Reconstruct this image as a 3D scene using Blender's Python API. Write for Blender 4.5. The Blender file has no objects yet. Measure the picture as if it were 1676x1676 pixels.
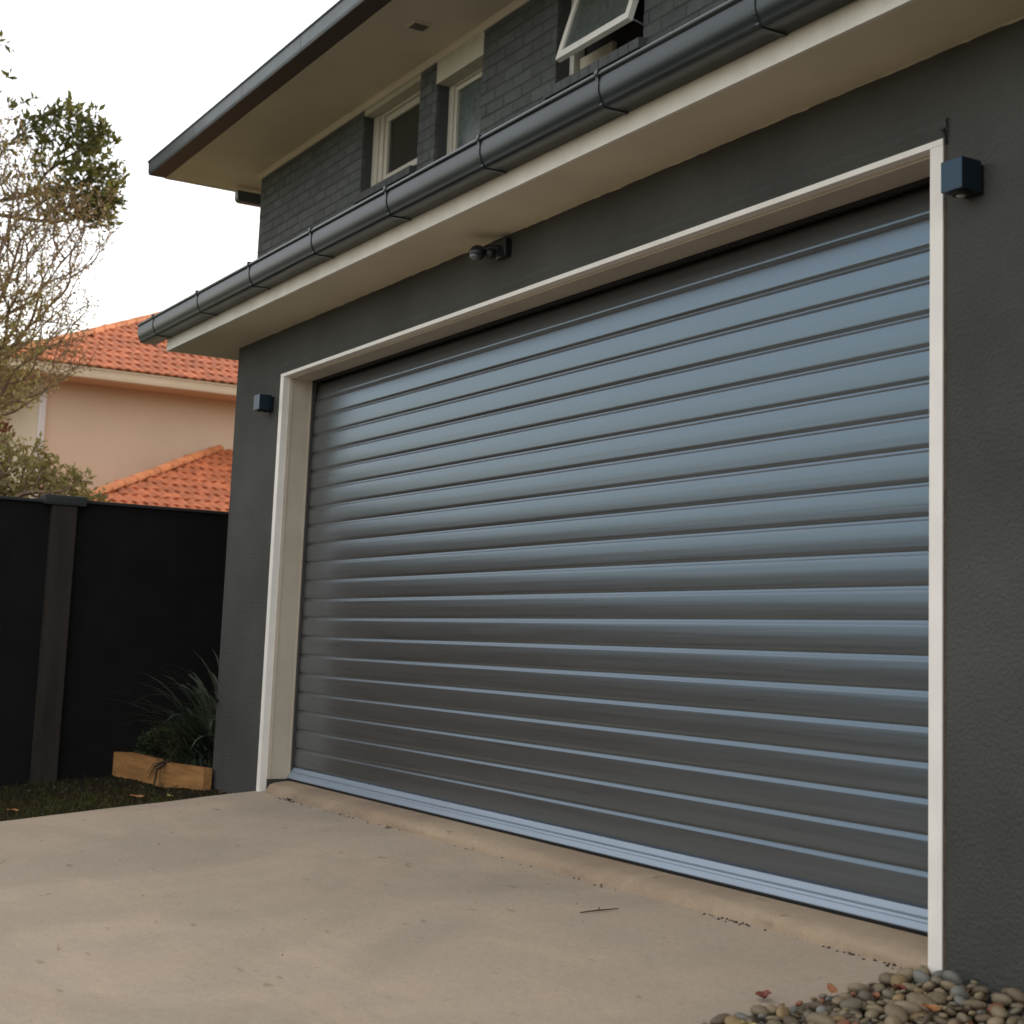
import bpy, bmesh, math, random
from mathutils import Vector, Matrix, Euler
R = math.radians
rnd = random.Random(7)
SC = bpy.context.scene
COL = SC.collection

# ------------------------------------------------------------------ camera
cam_data = bpy.data.cameras.new("camera")
cam = bpy.data.objects.new("camera", cam_data)
COL.objects.link(cam)
YAW, PITCH, ROLL = R(59.953), R(7.696), R(2.223)
fw = Vector((-math.sin(YAW) * math.cos(PITCH), math.cos(YAW) * math.cos(PITCH), math.sin(PITCH)))
rt = Vector((math.cos(YAW), math.sin(YAW), 0))
up = rt.cross(fw)
rt2 = rt * math.cos(ROLL) + up * math.sin(ROLL)
up2 = up * math.cos(ROLL) - rt * math.sin(ROLL)
m = Matrix((rt2, up2, -fw)).transposed().to_4x4()
m.translation = Vector((7.832, -3.055, 0.779))
cam.matrix_world = m
cam_data.sensor_width = 36
cam_data.lens = 2526.97 / 1676 * 36
cam_data.shift_x = (838 - 846.24) / 1676
cam_data.shift_y = (721.35 - 838) / 1676
cam_data.clip_start = 0.05
cam_data.clip_end = 2000
cam_data.dof.use_dof = True
cam_data.dof.focus_distance = 6.0
cam_data.dof.aperture_fstop = 5.0
SC.camera = cam

# ------------------------------------------------------------------ world, sun, exposure
SUN_EL, SUN_AZ = R(17), R(118)          # low sun behind the houses; azimuth measured from +X towards +Y
w = bpy.data.worlds.new("World")
SC.world = w
w.use_nodes = True
nt = w.node_tree
sky = nt.nodes.new("ShaderNodeTexSky")
sky.sky_type = 'NISHITA'
sky.sun_disc = False
sky.sun_elevation = SUN_EL
sky.sun_rotation = R(90) - SUN_AZ
sky.air_density = 1.0
sky.dust_density = 3.0
sky.ozone_density = 1.0
bg = nt.nodes["Background"]
cloud = nt.nodes.new("ShaderNodeMix")          # even, bright high cloud over the blue sky
cloud.data_type = 'RGBA'
cloud.inputs[0].default_value = 0.62
cloud.inputs[7].default_value = (3.25, 3.0, 2.72, 1)
nt.links.new(sky.outputs[0], cloud.inputs[6])
nt.links.new(cloud.outputs[2], bg.inputs[0])
bg.inputs[1].default_value = 0.15
sun_d = bpy.data.lights.new("sun", 'SUN')
sun_d.energy = 0.7
sun_d.angle = R(12)
sun_d.color = (1.0, 0.9, 0.76)
sun = bpy.data.objects.new("sun", sun_d)
COL.objects.link(sun)
sdir = Vector((math.cos(SUN_AZ) * math.cos(SUN_EL), math.sin(SUN_AZ) * math.cos(SUN_EL), math.sin(SUN_EL)))
sun.rotation_euler = sdir.to_track_quat('Z', 'Y').to_euler()
sun.location = (0, 0, 30)
SC.view_settings.view_transform = 'Standard'
SC.view_settings.look = 'None'
SC.view_settings.gamma = 1
SC.view_settings.use_curve_mapping = False
SC.view_settings.exposure = 1.8
SC.cycles.max_bounces = 8
SC.cycles.diffuse_bounces = 4
SC.cycles.use_denoising = True

# ------------------------------------------------------------------ materials
def mat(name, col, rough=0.6, metal=0.0, var=0.0, vscale=3.0, col2=None, bump=0.0, bscale=60.0, bdist=0.002,
        stretch=(1, 1, 1), objvar=0.0, spec=0.5, coat=0.0, rvar=0.0, trans=0.0, bdetail=6.0, vdetail=5.0):
    M = bpy.data.materials.new(name)
    M.use_nodes = True
    n, l = M.node_tree.nodes, M.node_tree.links
    b = n["Principled BSDF"]
    b.inputs["Roughness"].default_value = rough
    b.inputs["Metallic"].default_value = metal
    b.inputs["Specular IOR Level"].default_value = spec
    b.inputs["Coat Weight"].default_value = coat
    geo = n.new("ShaderNodeNewGeometry")
    mp = n.new("ShaderNodeMapping")
    mp.inputs["Scale"].default_value = stretch
    l.new(geo.outputs["Position"], mp.inputs[0])
    src = None
    if var or col2:
        tx = n.new("ShaderNodeTexNoise")
        tx.inputs["Scale"].default_value = vscale
        tx.inputs["Detail"].default_value = vdetail
        tx.inputs["Roughness"].default_value = 0.6
        l.new(mp.outputs[0], tx.inputs["Vector"])
        rp = n.new("ShaderNodeValToRGB")
        c2 = col2 or tuple(c * (1 - var) for c in col)
        c1 = col if col2 else tuple(min(1, c * (1 + var)) for c in col)
        rp.color_ramp.elements[0].position = 0.36
        rp.color_ramp.elements[1].position = 0.64
        rp.color_ramp.elements[0].color = (*c2, 1)
        rp.color_ramp.elements[1].color = (*c1, 1)
        l.new(tx.outputs[0], rp.inputs[0])
        src = rp.outputs[0]
        if rvar:
            mr = n.new("ShaderNodeMapRange")
            mr.inputs["To Min"].default_value = rough - rvar
            mr.inputs["To Max"].default_value = rough + rvar
            l.new(tx.outputs[0], mr.inputs[0])
            l.new(mr.outputs[0], b.inputs["Roughness"])
    if objvar:
        oi = n.new("ShaderNodeObjectInfo")
        mr = n.new("ShaderNodeMapRange")
        mr.inputs["To Min"].default_value = 1 - objvar
        mr.inputs["To Max"].default_value = 1 + objvar
        l.new(oi.outputs["Random"], mr.inputs[0])
        mx = n.new("ShaderNodeVectorMath")
        mx.operation = 'SCALE'
        if src:
            l.new(src, mx.inputs[0])
        else:
            mx.inputs[0].default_value = col
        l.new(mr.outputs[0], mx.inputs["Scale"])
        src = mx.outputs[0]
    if src:
        l.new(src, b.inputs["Base Color"])
    else:
        b.inputs["Base Color"].default_value = (*col, 1)
    if bump:
        t2 = n.new("ShaderNodeTexNoise")
        t2.inputs["Scale"].default_value = bscale
        t2.inputs["Detail"].default_value = bdetail
        l.new(mp.outputs[0], t2.inputs["Vector"])
        bp = n.new("ShaderNodeBump")
        bp.inputs["Strength"].default_value = bump
        bp.inputs["Distance"].default_value = bdist
        l.new(t2.outputs[0], bp.inputs["Height"])
        l.new(bp.outputs[0], b.inputs["Normal"])
    if trans:
        out = n["Material Output"]
        tr = n.new("ShaderNodeBsdfTranslucent")
        if src:
            l.new(src, tr.inputs[0])
        else:
            tr.inputs[0].default_value = (*col, 1)
        ms = n.new("ShaderNodeMixShader")
        ms.inputs[0].default_value = trans
        l.new(b.outputs[0], ms.inputs[1])
        l.new(tr.outputs[0], ms.inputs[2])
        l.new(ms.outputs[0], out.inputs[0])
    return M

M_RENDER = mat("charcoal_render", (0.068, 0.067, 0.059), 0.85, var=0.17, vscale=1.3, vdetail=9.0, bump=1.0, bscale=85, bdist=0.007, spec=0.25)
M_BRICK = mat("painted_brick", (0.080, 0.084, 0.080), 0.75, var=0.12, vscale=9, bump=0.7, bscale=60, bdist=0.003, objvar=0.16, spec=0.3)
M_MORTAR = mat("painted_mortar", (0.066, 0.068, 0.065), 0.85, bump=0.5, bscale=90, spec=0.2)
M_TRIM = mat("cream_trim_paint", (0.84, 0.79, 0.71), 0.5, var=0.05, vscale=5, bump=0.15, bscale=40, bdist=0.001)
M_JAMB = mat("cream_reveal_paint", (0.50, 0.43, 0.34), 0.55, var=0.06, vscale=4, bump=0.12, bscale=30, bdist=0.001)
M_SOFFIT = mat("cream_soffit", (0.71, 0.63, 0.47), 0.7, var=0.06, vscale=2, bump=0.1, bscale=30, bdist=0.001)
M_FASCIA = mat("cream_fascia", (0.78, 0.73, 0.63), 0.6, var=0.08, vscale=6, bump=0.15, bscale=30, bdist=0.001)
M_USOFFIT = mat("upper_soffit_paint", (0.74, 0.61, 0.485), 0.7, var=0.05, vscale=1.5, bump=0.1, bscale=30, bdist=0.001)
M_GUTTER = mat("gutter_charcoal_steel", (0.040, 0.048, 0.052), 0.32, metal=0.6, var=0.15, vscale=8, rvar=0.05, bump=0.08, bscale=12, spec=0.7, stretch=(0.3, 1, 1))
M_UGUTTER = mat("upper_fascia_charcoal", (0.085, 0.100, 0.105), 0.42, metal=0.4, var=0.1, vscale=6, spec=0.6)
M_DKBROWN = mat("dark_warm_brown", (0.075, 0.046, 0.036), 0.6, var=0.1, vscale=6)
M_ROOFD = mat("charcoal_roof", (0.045, 0.045, 0.047), 0.6, var=0.1, vscale=8)
M_BLACK = mat("black_rubber", (0.010, 0.010, 0.011), 0.6, spec=0.3)
M_LAMP = mat("black_powdercoat", (0.008, 0.012, 0.018), 0.36, spec=0.5, coat=0.0)
M_LAMP.node_tree.nodes["Principled BSDF"].inputs["Specular Tint"].default_value = (0.38, 0.68, 1.0, 1)  # blue sky reflection on the lamp faces, put in as a tint
M_LAMP.node_tree.nodes["Principled BSDF"].inputs["IOR"].default_value = 1.6
M_SENS = mat("sensor_plastic", (0.012, 0.013, 0.018), 0.35, spec=0.5)
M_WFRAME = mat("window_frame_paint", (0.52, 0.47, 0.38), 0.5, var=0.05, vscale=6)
M_SLENS = mat("sensor_lens_grey", (0.10, 0.10, 0.105), 0.2, spec=0.7)
M_GUIDE = mat("guide_grey", (0.045, 0.042, 0.038), 0.5)
M_LENS = mat("lamp_lens", (0.35, 0.35, 0.33), 0.15, spec=0.8)
M_ALU = mat("anodised_aluminium", (0.27, 0.325, 0.385), 0.40, metal=0.35, var=0.05, vscale=10, stretch=(0.15, 3, 3))
M_GLASS = mat("window_glass", (0.018, 0.020, 0.020), 0.05, spec=0.9)
M_OBSC = mat("obscure_glass", (0.075, 0.095, 0.088), 0.22, var=0.25, vscale=25, bump=0.6, bscale=70, bdist=0.003, spec=0.8)
M_INT = mat("room_dark", (0.03, 0.025, 0.022), 0.9)
M_REFLBAND = mat("reflected_soffit", (0.30, 0.27, 0.22), 0.8)
M_FENCE = mat("black_stained_fence", (0.0090, 0.0086, 0.0084), 0.85, var=0.15, vscale=5, bump=0.2, bscale=30, spec=0.12)
M_POST = mat("dark_timber_post", (0.030, 0.025, 0.021), 0.85, var=0.2, vscale=14, stretch=(1, 1, 0.12), bump=0.3, bscale=50, spec=0.15)
M_CAP = mat("charcoal_post_cap", (0.026, 0.028, 0.028), 0.6, spec=0.3)
M_NWALL = mat("salmon_render", (0.61, 0.455, 0.315), 0.85, var=0.035, vscale=0.7, bump=0.2, bscale=40)
M_NGUT = mat("tan_gutter", (0.56, 0.43, 0.28), 0.5, var=0.05, vscale=2)
M_NPIPE = mat("pale_downpipe", (0.62, 0.56, 0.52), 0.5)
M_TILE = mat("terracotta_tile", (0.43, 0.127, 0.050), 0.7, var=0.28, vscale=7, objvar=0.14, bump=0.3, bscale=40, spec=0.3)
M_CAPT = mat("terracotta_ridge", (0.54, 0.185, 0.068), 0.7, var=0.15, vscale=6, objvar=0.14, bump=0.2, bscale=40, spec=0.3)
M_SLEEP = mat("pine_sleeper", (0.34, 0.168, 0.060), 0.75, var=0.22, vscale=11, stretch=(0.15, 3, 3), bump=0.35, bscale=60, bdist=0.002, spec=0.2)
M_SOIL = mat("dark_soil", (0.030, 0.022, 0.016), 0.95, var=0.4, vscale=25, bump=1, bscale=50, bdist=0.01, spec=0.1)
M_LAWN = mat("thin_lawn_soil", (0.018, 0.012, 0.008), 0.95, col2=(0.016, 0.017, 0.006), vscale=6, bump=1, bscale=70, bdist=0.012, spec=0.1)
M_GRASS = mat("grass_blades", (0.066, 0.074, 0.016), 0.7, col2=(0.050, 0.026, 0.014), vscale=5, trans=0.25, spec=0.2)
M_GROUND = mat("ground_far", (0.07, 0.08, 0.035), 0.95, var=0.3, vscale=0.3)
M_ROAD = mat("asphalt", (0.05, 0.05, 0.05), 0.9, var=0.15, vscale=20)
M_FLAX = mat("flax_leaf", (0.040, 0.052, 0.030), 0.45, var=0.3, vscale=6, trans=0.1, spec=0.4)
M_BUSH = mat("bush_leaf", (0.050, 0.070, 0.020), 0.6, var=0.3, vscale=20, trans=0.2, spec=0.2)
M_TWIG = mat("twig_bark", (0.060, 0.040, 0.026), 0.9, var=0.3, vscale=20, spec=0.1)
M_BARK = mat("grey_brown_bark", (0.24, 0.165, 0.115), 0.9, var=0.3, vscale=12, bump=0.5, bscale=40, spec=0.1)
M_BARKD = mat("dark_bark", (0.085, 0.060, 0.042), 0.9, var=0.3, vscale=12, spec=0.1)
M_LEAFG = mat("leaf_dark_green", (0.165, 0.155, 0.030), 0.45, col2=(0.070, 0.080, 0.024), vscale=5, trans=0.3, spec=0.3)
M_LEAFB = mat("leaf_brown_olive", (0.30, 0.205, 0.095), 0.6, col2=(0.20, 0.15, 0.065), vscale=6, trans=0.35, spec=0.2)
M_LEAFY = mat("leaf_yellow_green", (0.27, 0.23, 0.055), 0.5, col2=(0.38, 0.32, 0.16), vscale=9, trans=0.3, spec=0.3)
M_LEAFR = mat("leaf_dull_red", (0.16, 0.040, 0.035), 0.6, col2=(0.20, 0.11, 0.03), vscale=8, trans=0.3, spec=0.2)
M_DLEAF = mat("dead_leaf_red", (0.17, 0.040, 0.022), 0.6, var=0.3, vscale=60, bump=0.3, bscale=150)
M_DLEAFO = mat("dead_leaf_orange", (0.30, 0.12, 0.040), 0.6, var=0.3, vscale=60)
M_DLEAFY = mat("dead_leaf_yellow", (0.38, 0.33, 0.09), 0.6, var=0.2, vscale=60)
M_SPECK = mat("dark_grit", (0.050, 0.032, 0.023), 0.9, objvar=0.2)
M_SEAL = mat("brown_sealant", (0.075, 0.050, 0.036), 0.8, var=0.3, vscale=30)
M_HEDGE = mat("hedge_leaves", (0.035, 0.045, 0.020), 0.9, var=0.4, vscale=2)
PEB_MATS = [mat("pebble_stone", (0.93 * c[0], 0.85 * c[1], 0.74 * c[2]), 0.6, var=0.14, vscale=22, bump=0.25, bscale=90, spec=0.4, objvar=0.15) for c in
            [(0.190, 0.160, 0.108), (0.245, 0.205, 0.135), (0.165, 0.150, 0.118), (0.180, 0.185, 0.178), (0.26, 0.19, 0.10), (0.125, 0.098, 0.068), (0.24, 0.105, 0.060), (0.215, 0.180, 0.128)]]

def curtain_material():
    M = mat("curtain_steel", (0.076, 0.067, 0.058), 0.29, var=0.10, vscale=5, stretch=(0.25, 1, 14), rvar=0.05, spec=0.5, bump=0.05, bscale=3, bdist=0.01)
    b = M.node_tree.nodes["Principled BSDF"]          # warm grey paint; blue of reflected sky put into the specular tint
    b.inputs["IOR"].default_value = 2.3
    b.inputs["Specular Tint"].default_value = (0.46, 0.74, 0.98, 1)
    return M
M_CURTAIN = curtain_material()

def concrete_material(name, base, dark, tint):
    M = bpy.data.materials.new(name)
    M.use_nodes = True
    n, l = M.node_tree.nodes, M.node_tree.links
    b = n["Principled BSDF"]
    b.inputs["Roughness"].default_value = 0.82
    b.inputs["Specular IOR Level"].default_value = 0.3
    g = n.new("ShaderNodeNewGeometry")
    def noise(sc, det=6, rough=0.6, stretch=(1, 1, 1), dist=0.0):
        mp = n.new("ShaderNodeMapping")
        mp.inputs["Scale"].default_value = stretch
        l.new(g.outputs["Position"], mp.inputs[0])
        t = n.new("ShaderNodeTexNoise")
        t.inputs["Scale"].default_value = sc
        t.inputs["Detail"].default_value = det
        t.inputs["Roughness"].default_value = rough
        t.inputs["Distortion"].default_value = dist
        l.new(mp.outputs[0], t.inputs["Vector"])
        return t.outputs[0]
    def ramp(src, p0, p1, c0=(0, 0, 0), c1=(1, 1, 1)):
        r = n.new("ShaderNodeValToRGB")
        r.color_ramp.elements[0].position = p0
        r.color_ramp.elements[1].position = p1
        r.color_ramp.elements[0].color = (*c0, 1)
        r.color_ramp.elements[1].color = (*c1, 1)
        l.new(src, r.inputs[0])
        return r.outputs[0]
    def mix(f, a, c, mode='MIX', fac=None):
        x = n.new("ShaderNodeMix")
        x.data_type = 'RGBA'
        x.blend_type = mode
        if f is not None:
            l.new(f, x.inputs[0])
        else:
            x.inputs[0].default_value = fac
        for s, i in ((a, 6), (c, 7)):
            if isinstance(s, tuple):
                x.inputs[i].default_value = (*s, 1)
            else:
                l.new(s, x.inputs[i])
        return x.outputs[2]
    big = ramp(noise(0.75, 6, 0.6, dist=0.8), 0.40, 0.60)
    c = mix(big, dark, base)
    mid = ramp(noise(3.2, 7, 0.65, dist=0.4), 0.40, 0.70)
    c = mix(mid, c, tint, fac=None) if False else mix(mid, c, mix(None, c, tint, fac=0.45))
    streak = ramp(noise(2.0, 6, 0.7, stretch=(0.5, 3.0, 1), dist=0.3), 0.52, 0.72)
    c = mix(streak, c, mix(None, c, (1.13, 1.09, 1.03), 'MULTIPLY', 1.0))
    spots = ramp(noise(11, 2, 0.5, stretch=(0.8, 1.9, 1)), 0.695, 0.75)
    c = mix(spots, c, mix(None, c, (0.74, 0.70, 0.63), 'MULTIPLY', 1.0))
    pit = ramp(noise(46, 2, 0.5), 0.70, 0.76)
    c = mix(pit, c, mix(None, c, (0.72, 0.68, 0.62), 'MULTIPLY', 1.0))
    fine = ramp(noise(130, 4, 0.7), 0.3, 0.7, (0.90, 0.90, 0.90), (1.10, 1.10, 1.10))
    c = mix(None, c, ramp(noise(34, 5, 0.7), 0.3, 0.7, (0.95, 0.945, 0.94), (1.05, 1.05, 1.05)), "MULTIPLY", 1.0)
    c = mix(None, c, fine, 'MULTIPLY', 1.0)
    l.new(c, b.inputs["Base Color"])
    bp = n.new("ShaderNodeBump")
    bp.inputs["Strength"].default_value = 0.45
    bp.inputs["Distance"].default_value = 0.005
    l.new(noise(38, 9, 0.7), bp.inputs["Height"])
    l.new(bp.outputs[0], b.inputs["Normal"])
    return M
M_CONC = concrete_material("driveway_concrete", (0.418, 0.326, 0.240), (0.325, 0.262, 0.195), (0.335, 0.290, 0.226))
M_LEDGE = concrete_material("ledge_mortar", (0.38, 0.288, 0.190), (0.27, 0.195, 0.130), (0.25, 0.19, 0.14))

# ------------------------------------------------------------------ object helpers
def tag(o, label=None, cat=None, group=None, kind=None):
    if label: o['label'] = label
    if cat: o['category'] = cat
    if group: o['group'] = group
    if kind: o['kind'] = kind
    return o

def empty(name, loc=(0, 0, 0)):
    o = bpy.data.objects.new(name, None)
    o.empty_display_size = 0.1
    o.location = loc
    COL.objects.link(o)
    return o

def link(name, mesh, parent=None, loc=None, rot=None, scale=None):
    o = bpy.data.objects.new(name, mesh)
    if parent is not None:
        o.parent = parent
        if parent.type == 'EMPTY' or parent.location.length > 0:
            # children are placed in world coordinates: undo the parent's translation
            wl = Vector((0, 0, 0))
            p = parent
            while p:
                wl += p.location
                p = p.parent
            o.location = (Vector(loc) if loc else Vector((0, 0, 0))) - wl
        elif loc:
            o.location = loc
    elif loc:
        o.location = loc
    if rot: o.rotation_euler = rot
    if scale: o.scale = scale
    COL.objects.link(o)
    return o

class MB:
    def __init__(s):
        s.v, s.f, s.sm = [], [], []
    def add(s, vs, fs, smooth=False):
        k = len(s.v)
        s.v += [tuple(p) for p in vs]
        s.f += [tuple(i + k for i in f) for f in fs]
        s.sm += [smooth] * len(fs)
    def box(s, x0, x1, y0, y1, z0, z1, b=0.0):
        if b <= 0:
            vs = [(x, y, z) for z in (z0, z1) for y in (y0, y1) for x in (x0, x1)]
            s.add(vs, [(0, 2, 3, 1), (4, 5, 7, 6), (0, 1, 5, 4), (1, 3, 7, 5), (3, 2, 6, 7), (2, 0, 4, 6)])
        else:
            bm = bmesh.new()
            bmesh.ops.create_cube(bm, size=1)
            for v in bm.verts:
                v.co = Vector((x0 + (v.co.x + .5) * (x1 - x0), y0 + (v.co.y + .5) * (y1 - y0), z0 + (v.co.z + .5) * (z1 - z0)))
            bmesh.ops.bevel(bm, geom=bm.edges[:], offset=b, segments=2, profile=0.7, affect='EDGES')
            bm.verts.index_update()
            s.add([v.co[:] for v in bm.verts], [tuple(v.index for v in f.verts) for f in bm.faces])
            bm.free()
    def extrude_x(s, prof, x0, x1, closed=True, smooth=False, caps=True):
        """prof: list of (y,z)"""
        n = len(prof)
        vs = [(x0, y, z) for y, z in prof] + [(x1, y, z) for y, z in prof]
        fs = []
        for i in range(n if closed else n - 1):
            j = (i + 1) % n
            fs.append((i, j, n + j, n + i))
        s.add(vs, fs, smooth)
        if closed and caps:
            s.add([(x0, y, z) for y, z in prof], [tuple(range(n))])
            s.add([(x1, y, z) for y, z in prof], [tuple(reversed(range(n)))])
    def tube(s, pts, rad, n=5, smooth=True, cap=False):
        pts = [Vector(p) for p in pts]
        vs = []
        for i, p in enumerate(pts):
            d = (pts[min(i + 1, len(pts) - 1)] - pts[max(i - 1, 0)])
            if d.length < 1e-9: d = Vector((0, 0, 1))
            d.normalize()
            a = d.orthogonal().normalized()
            a = (Vector((0.3, 0.2, 1)).cross(d))
            a = a.normalized() if a.length > 1e-3 else d.orthogonal().normalized()
            bb = d.cross(a)
            r = rad[i] if isinstance(rad, (list, tuple)) else rad
            for k in range(n):
                t = 2 * math.pi * k / n
                vs.append(p + a * (r * math.cos(t)) + bb * (r * math.sin(t)))
        fs = []
        for i in range(len(pts) - 1):
            for k in range(n):
                k2 = (k + 1) % n
                fs.append((i * n + k, i * n + k2, (i + 1) * n + k2, (i + 1) * n + k))
        if cap:
            fs.append(tuple(reversed(range(n))))
            fs.append(tuple(range((len(pts) - 1) * n, len(pts) * n)))
        s.add(vs, fs, smooth)
    def mesh(s, name, mats):
        me = bpy.data.meshes.new(name)
        me.from_pydata(s.v, [], s.f)
        if not isinstance(mats, (list, tuple)): mats = [mats]
        for m_ in mats: me.materials.append(m_)
        me.polygons.foreach_set("use_smooth", s.sm)
        me.update()
        return me
    def build(s, name, mats, parent=None, fix=True):
        me = s.mesh(name, mats)
        if fix:
            bm = bmesh.new()
            bm.from_mesh(me)
            bmesh.ops.recalc_face_normals(bm, faces=bm.faces[:])
            bm.to_mesh(me)
            bm.free()
        return link(name, me, parent)

def boxobj(name, dims, m_, parent=None, b=0.0):
    mb = MB()
    mb.box(*dims, b=b)
    return mb.build(name, m_, parent)

GZ = lambda y: -0.010 + 0.10 * y if y > -7 else -0.71      # driveway falls away from the garage

# ------------------------------------------------------------------ ground, street, driveway
mb = MB()
mb.add([(-400, -7, -0.76), (400, -7, -0.76), (400, -600, -0.76), (-400, -600, -0.76)], [(0, 1, 2, 3)])
mb.add([(-400, -7, -0.76), (400, -7, -0.76), (400, 0.5, -0.08), (-400, 0.5, -0.08)], [(0, 1, 2, 3)])
mb.add([(-400, 0.5, -0.08), (400, 0.5, -0.08), (400, 600, -0.08), (-400, 600, -0.08)], [(0, 1, 2, 3)])
tag(mb.build("ground", M_GROUND), kind="structure")
mb = MB()
mb.box(-200, 200, -18, -11, -0.80, -0.745)
tag(mb.build("road", M_ROAD), kind="structure")

# driveway slab (falls to the street), with a soft edge towards pebbles and lawn
mb = MB()
X0, X1 = -0.07, 4.785
xs = [X0 + (X1 - X0) * i / 40 for i in range(41)]
ys = [0.02 - 11.0 * (j / 80) for j in range(81)]
vs = []
for j, y in enumerate(ys):
    for i, x in enumerate(xs):
        e = 0.0
        if i == 0: e = 0.006 * math.sin(y * 9) + 0.004 * math.sin(y * 31)
        if i == 40: e = 0.007 * math.sin(y * 11) + 0.005 * math.sin(y * 27 + 1)
        vs.append((x + e, y, max(GZ(y), -0.71) - (0.006 if i in (0, 40) else 0)))
fs = [(j * 41 + i, j * 41 + i + 1, (j + 1) * 41 + i + 1, (j + 1) * 41 + i) for j in range(80) for i in range(40)]
mb.add(vs, fs, True)
for i in (0, 40):
    col = [vs[j * 41 + i] for j in range(81)]
    k = col + [(x, y, z - 0.12) for x, y, z in col]
    mb.add(k, [(j, j + 1, 81 + j + 1, 81 + j) for j in range(80)])
tag(mb.build("driveway", M_CONC), kind="structure")

# concrete ledge under the door: flat top, rounded and rough front
mb = MB()
prof0 = [(-0.012, -0.03), (-0.010, 0.000), (-0.002, 0.014), (0.016, 0.028), (0.040, 0.036), (0.075, 0.041), (0.12, 0.045), (0.24, 0.047)]
n_ = 260
vs = []
rr = random.Random(3)
def n1(x, s, k):
    return math.sin(x * s + k) * 0.5 + math.sin(x * s * 2.3 + k * 3) * 0.3 + math.sin(x * s * 5.1 + k * 7) * 0.2
for i in range(n_ + 1):
    x = 0.055 + (4.80 - 0.055) * i / n_
    for j, (y, z) in enumerate(prof0):
        a = (0.0, 1, 1, 0.9, 0.5, 0.3, 0.1, 0)[j]
        yy = y + a * (0.012 * n1(x, 2.1, j * .3) + 0.007 * n1(x, 17, j) + rr.uniform(-.0015, .0015))
        zz = z + a * (0.004 * n1(x, 3.3, 1 + j * .2) + 0.0035 * n1(x, 23, j * 2) + rr.uniform(-.0012, .0012))
        if i == 0: yy += 0.03 * a
        vs.append((x, yy, zz))
k = len(prof0)
fs = [(i * k + j, i * k + j + 1, (i + 1) * k + j + 1, (i + 1) * k + j) for i in range(n_) for j in range(k - 1)]
mb.add(vs, fs, True)
mb.add(vs[:k] + [(0.055, 0.24, -0.03)], [tuple(range(k + 1))])
tag(mb.build("garage_ledge", M_LEDGE), kind="structure")

# ------------------------------------------------------------------ lawn and soil
mb = MB()
rr = random.Random(5)
N = 60
vs = []
for j in range(N + 1):
    for i in range(N + 1):
        x = -2.10 + 2.03 * i / N
        y = 0.2 - 6.2 * (j / N) ** 1.3
        z = -0.045 + 0.10 * y - 0.045 * min(1, (-0.07 - x) / 1.2) + 0.008 * n1(x + y, 7, 2) + 0.006 * n1(x - y, 19, 1) + rr.uniform(-.003, .003)
        vs.append((x, y, z))
fs = [(j * (N + 1) + i, j * (N + 1) + i + 1, (j + 1) * (N + 1) + i + 1, (j + 1) * (N + 1) + i) for j in range(N) for i in range(N)]
mb.add(vs, fs, True)
tag(mb.build("lawn", M_LAWN), kind="structure")
def lawn_z(x, y):
    return -0.045 + 0.10 * y - 0.045 * min(1, max(0, (-0.07 - x) / 1.2))
mb = MB()
for k in range(16000):
    x = -0.085 - 1.98 * rr.random() ** 0.9
    y = -3.2 + 3.1 * rr.random()
    if x < -1.3 and rr.random() < 0.75: continue
    if y > -0.35 and rr.random() < 0.8: continue
    z = lawn_z(x, y) - 0.004
    h = rr.uniform(0.012, 0.045)
    a = rr.uniform(0, 6.28)
    t = rr.uniform(-0.9, 0.9)
    dx, dy = math.cos(a) * 0.0022, math.sin(a) * 0.0022
    lx, ly = math.cos(a + 1.3) * h * t, math.sin(a + 1.3) * h * t
    if x + lx > -0.05: lx = -abs(lx)
    mb.add([(x - dx, y - dy, z), (x + dx, y + dy, z), (x + lx * .4 + dx * .7, y + ly * .4 + dy * .7, z + h * .6), (x + lx, y + ly, z + h)], [(0, 1, 2), (0, 2, 3)])
tag(mb.build("grass", M_GRASS, fix=False), "sparse short grass, green by the driveway and brown towards the fence", "grass", kind="stuff")

# ------------------------------------------------------------------ HOUSE
house = empty("house", (2.0, 0, 0))
tag(house, "charcoal two-storey house with wide roller garage door and cream eaves", "house")
L, RX = -0.765, 14.0
S_Z = 2.48
# rendered garage walls round the opening (front faces share one plane but never overlap)
mb = MB()
mb.box(L, -0.002, 0, 0.26, -0.12, 2.206, b=0)
mb.box(L, 4.802, 0.0, 0.26, 2.206, S_Z + 0.06)
mb.box(4.802, RX, 0, 0.26, -0.75, S_Z + 0.06)
mb.box(L, L + 0.2, 0.26, 9, -0.12, S_Z + 0.06)
mb.build("rendered_wall", M_RENDER, house)
# rough render bead over the opening
mb = MB()
vs = []
K = 200
for i in range(K + 1):
    x = -0.06 + 4.92 * i / K
    j1 = 0.0012 * n1(x, 9, 1) + rr.uniform(-.0008, .0008)
    for (y, z) in ((0.001, 2.282 + j1), (-0.009, 2.273 + j1), (-0.0085, 2.252), (-0.002, 2.240), (-0.002, 2.226)):
        vs.append((x, y, z))
fs = [(i * 5 + j, i * 5 + j + 1, (i + 1) * 5 + j + 1, (i + 1) * 5 + j) for i in range(K) for j in range(4)]
mb.add(vs, fs, True)
mb.build("lintel_flashing", M_RENDER, house)
mb = MB()
mb.tube([(4.855, -0.004, 2.205), (4.857, -0.008, 2.225), (4.853, -0.010, 2.240), (4.846, -0.011, 2.247)], [0.004, 0.004, 0.005, 0.003], 6)
mb.tube([(4.853, -0.011, 2.240), (4.860, -0.014, 2.246)], [0.005, 0.003], 5)
mb.build("flashing_end", M_BLACK, house)
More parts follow.
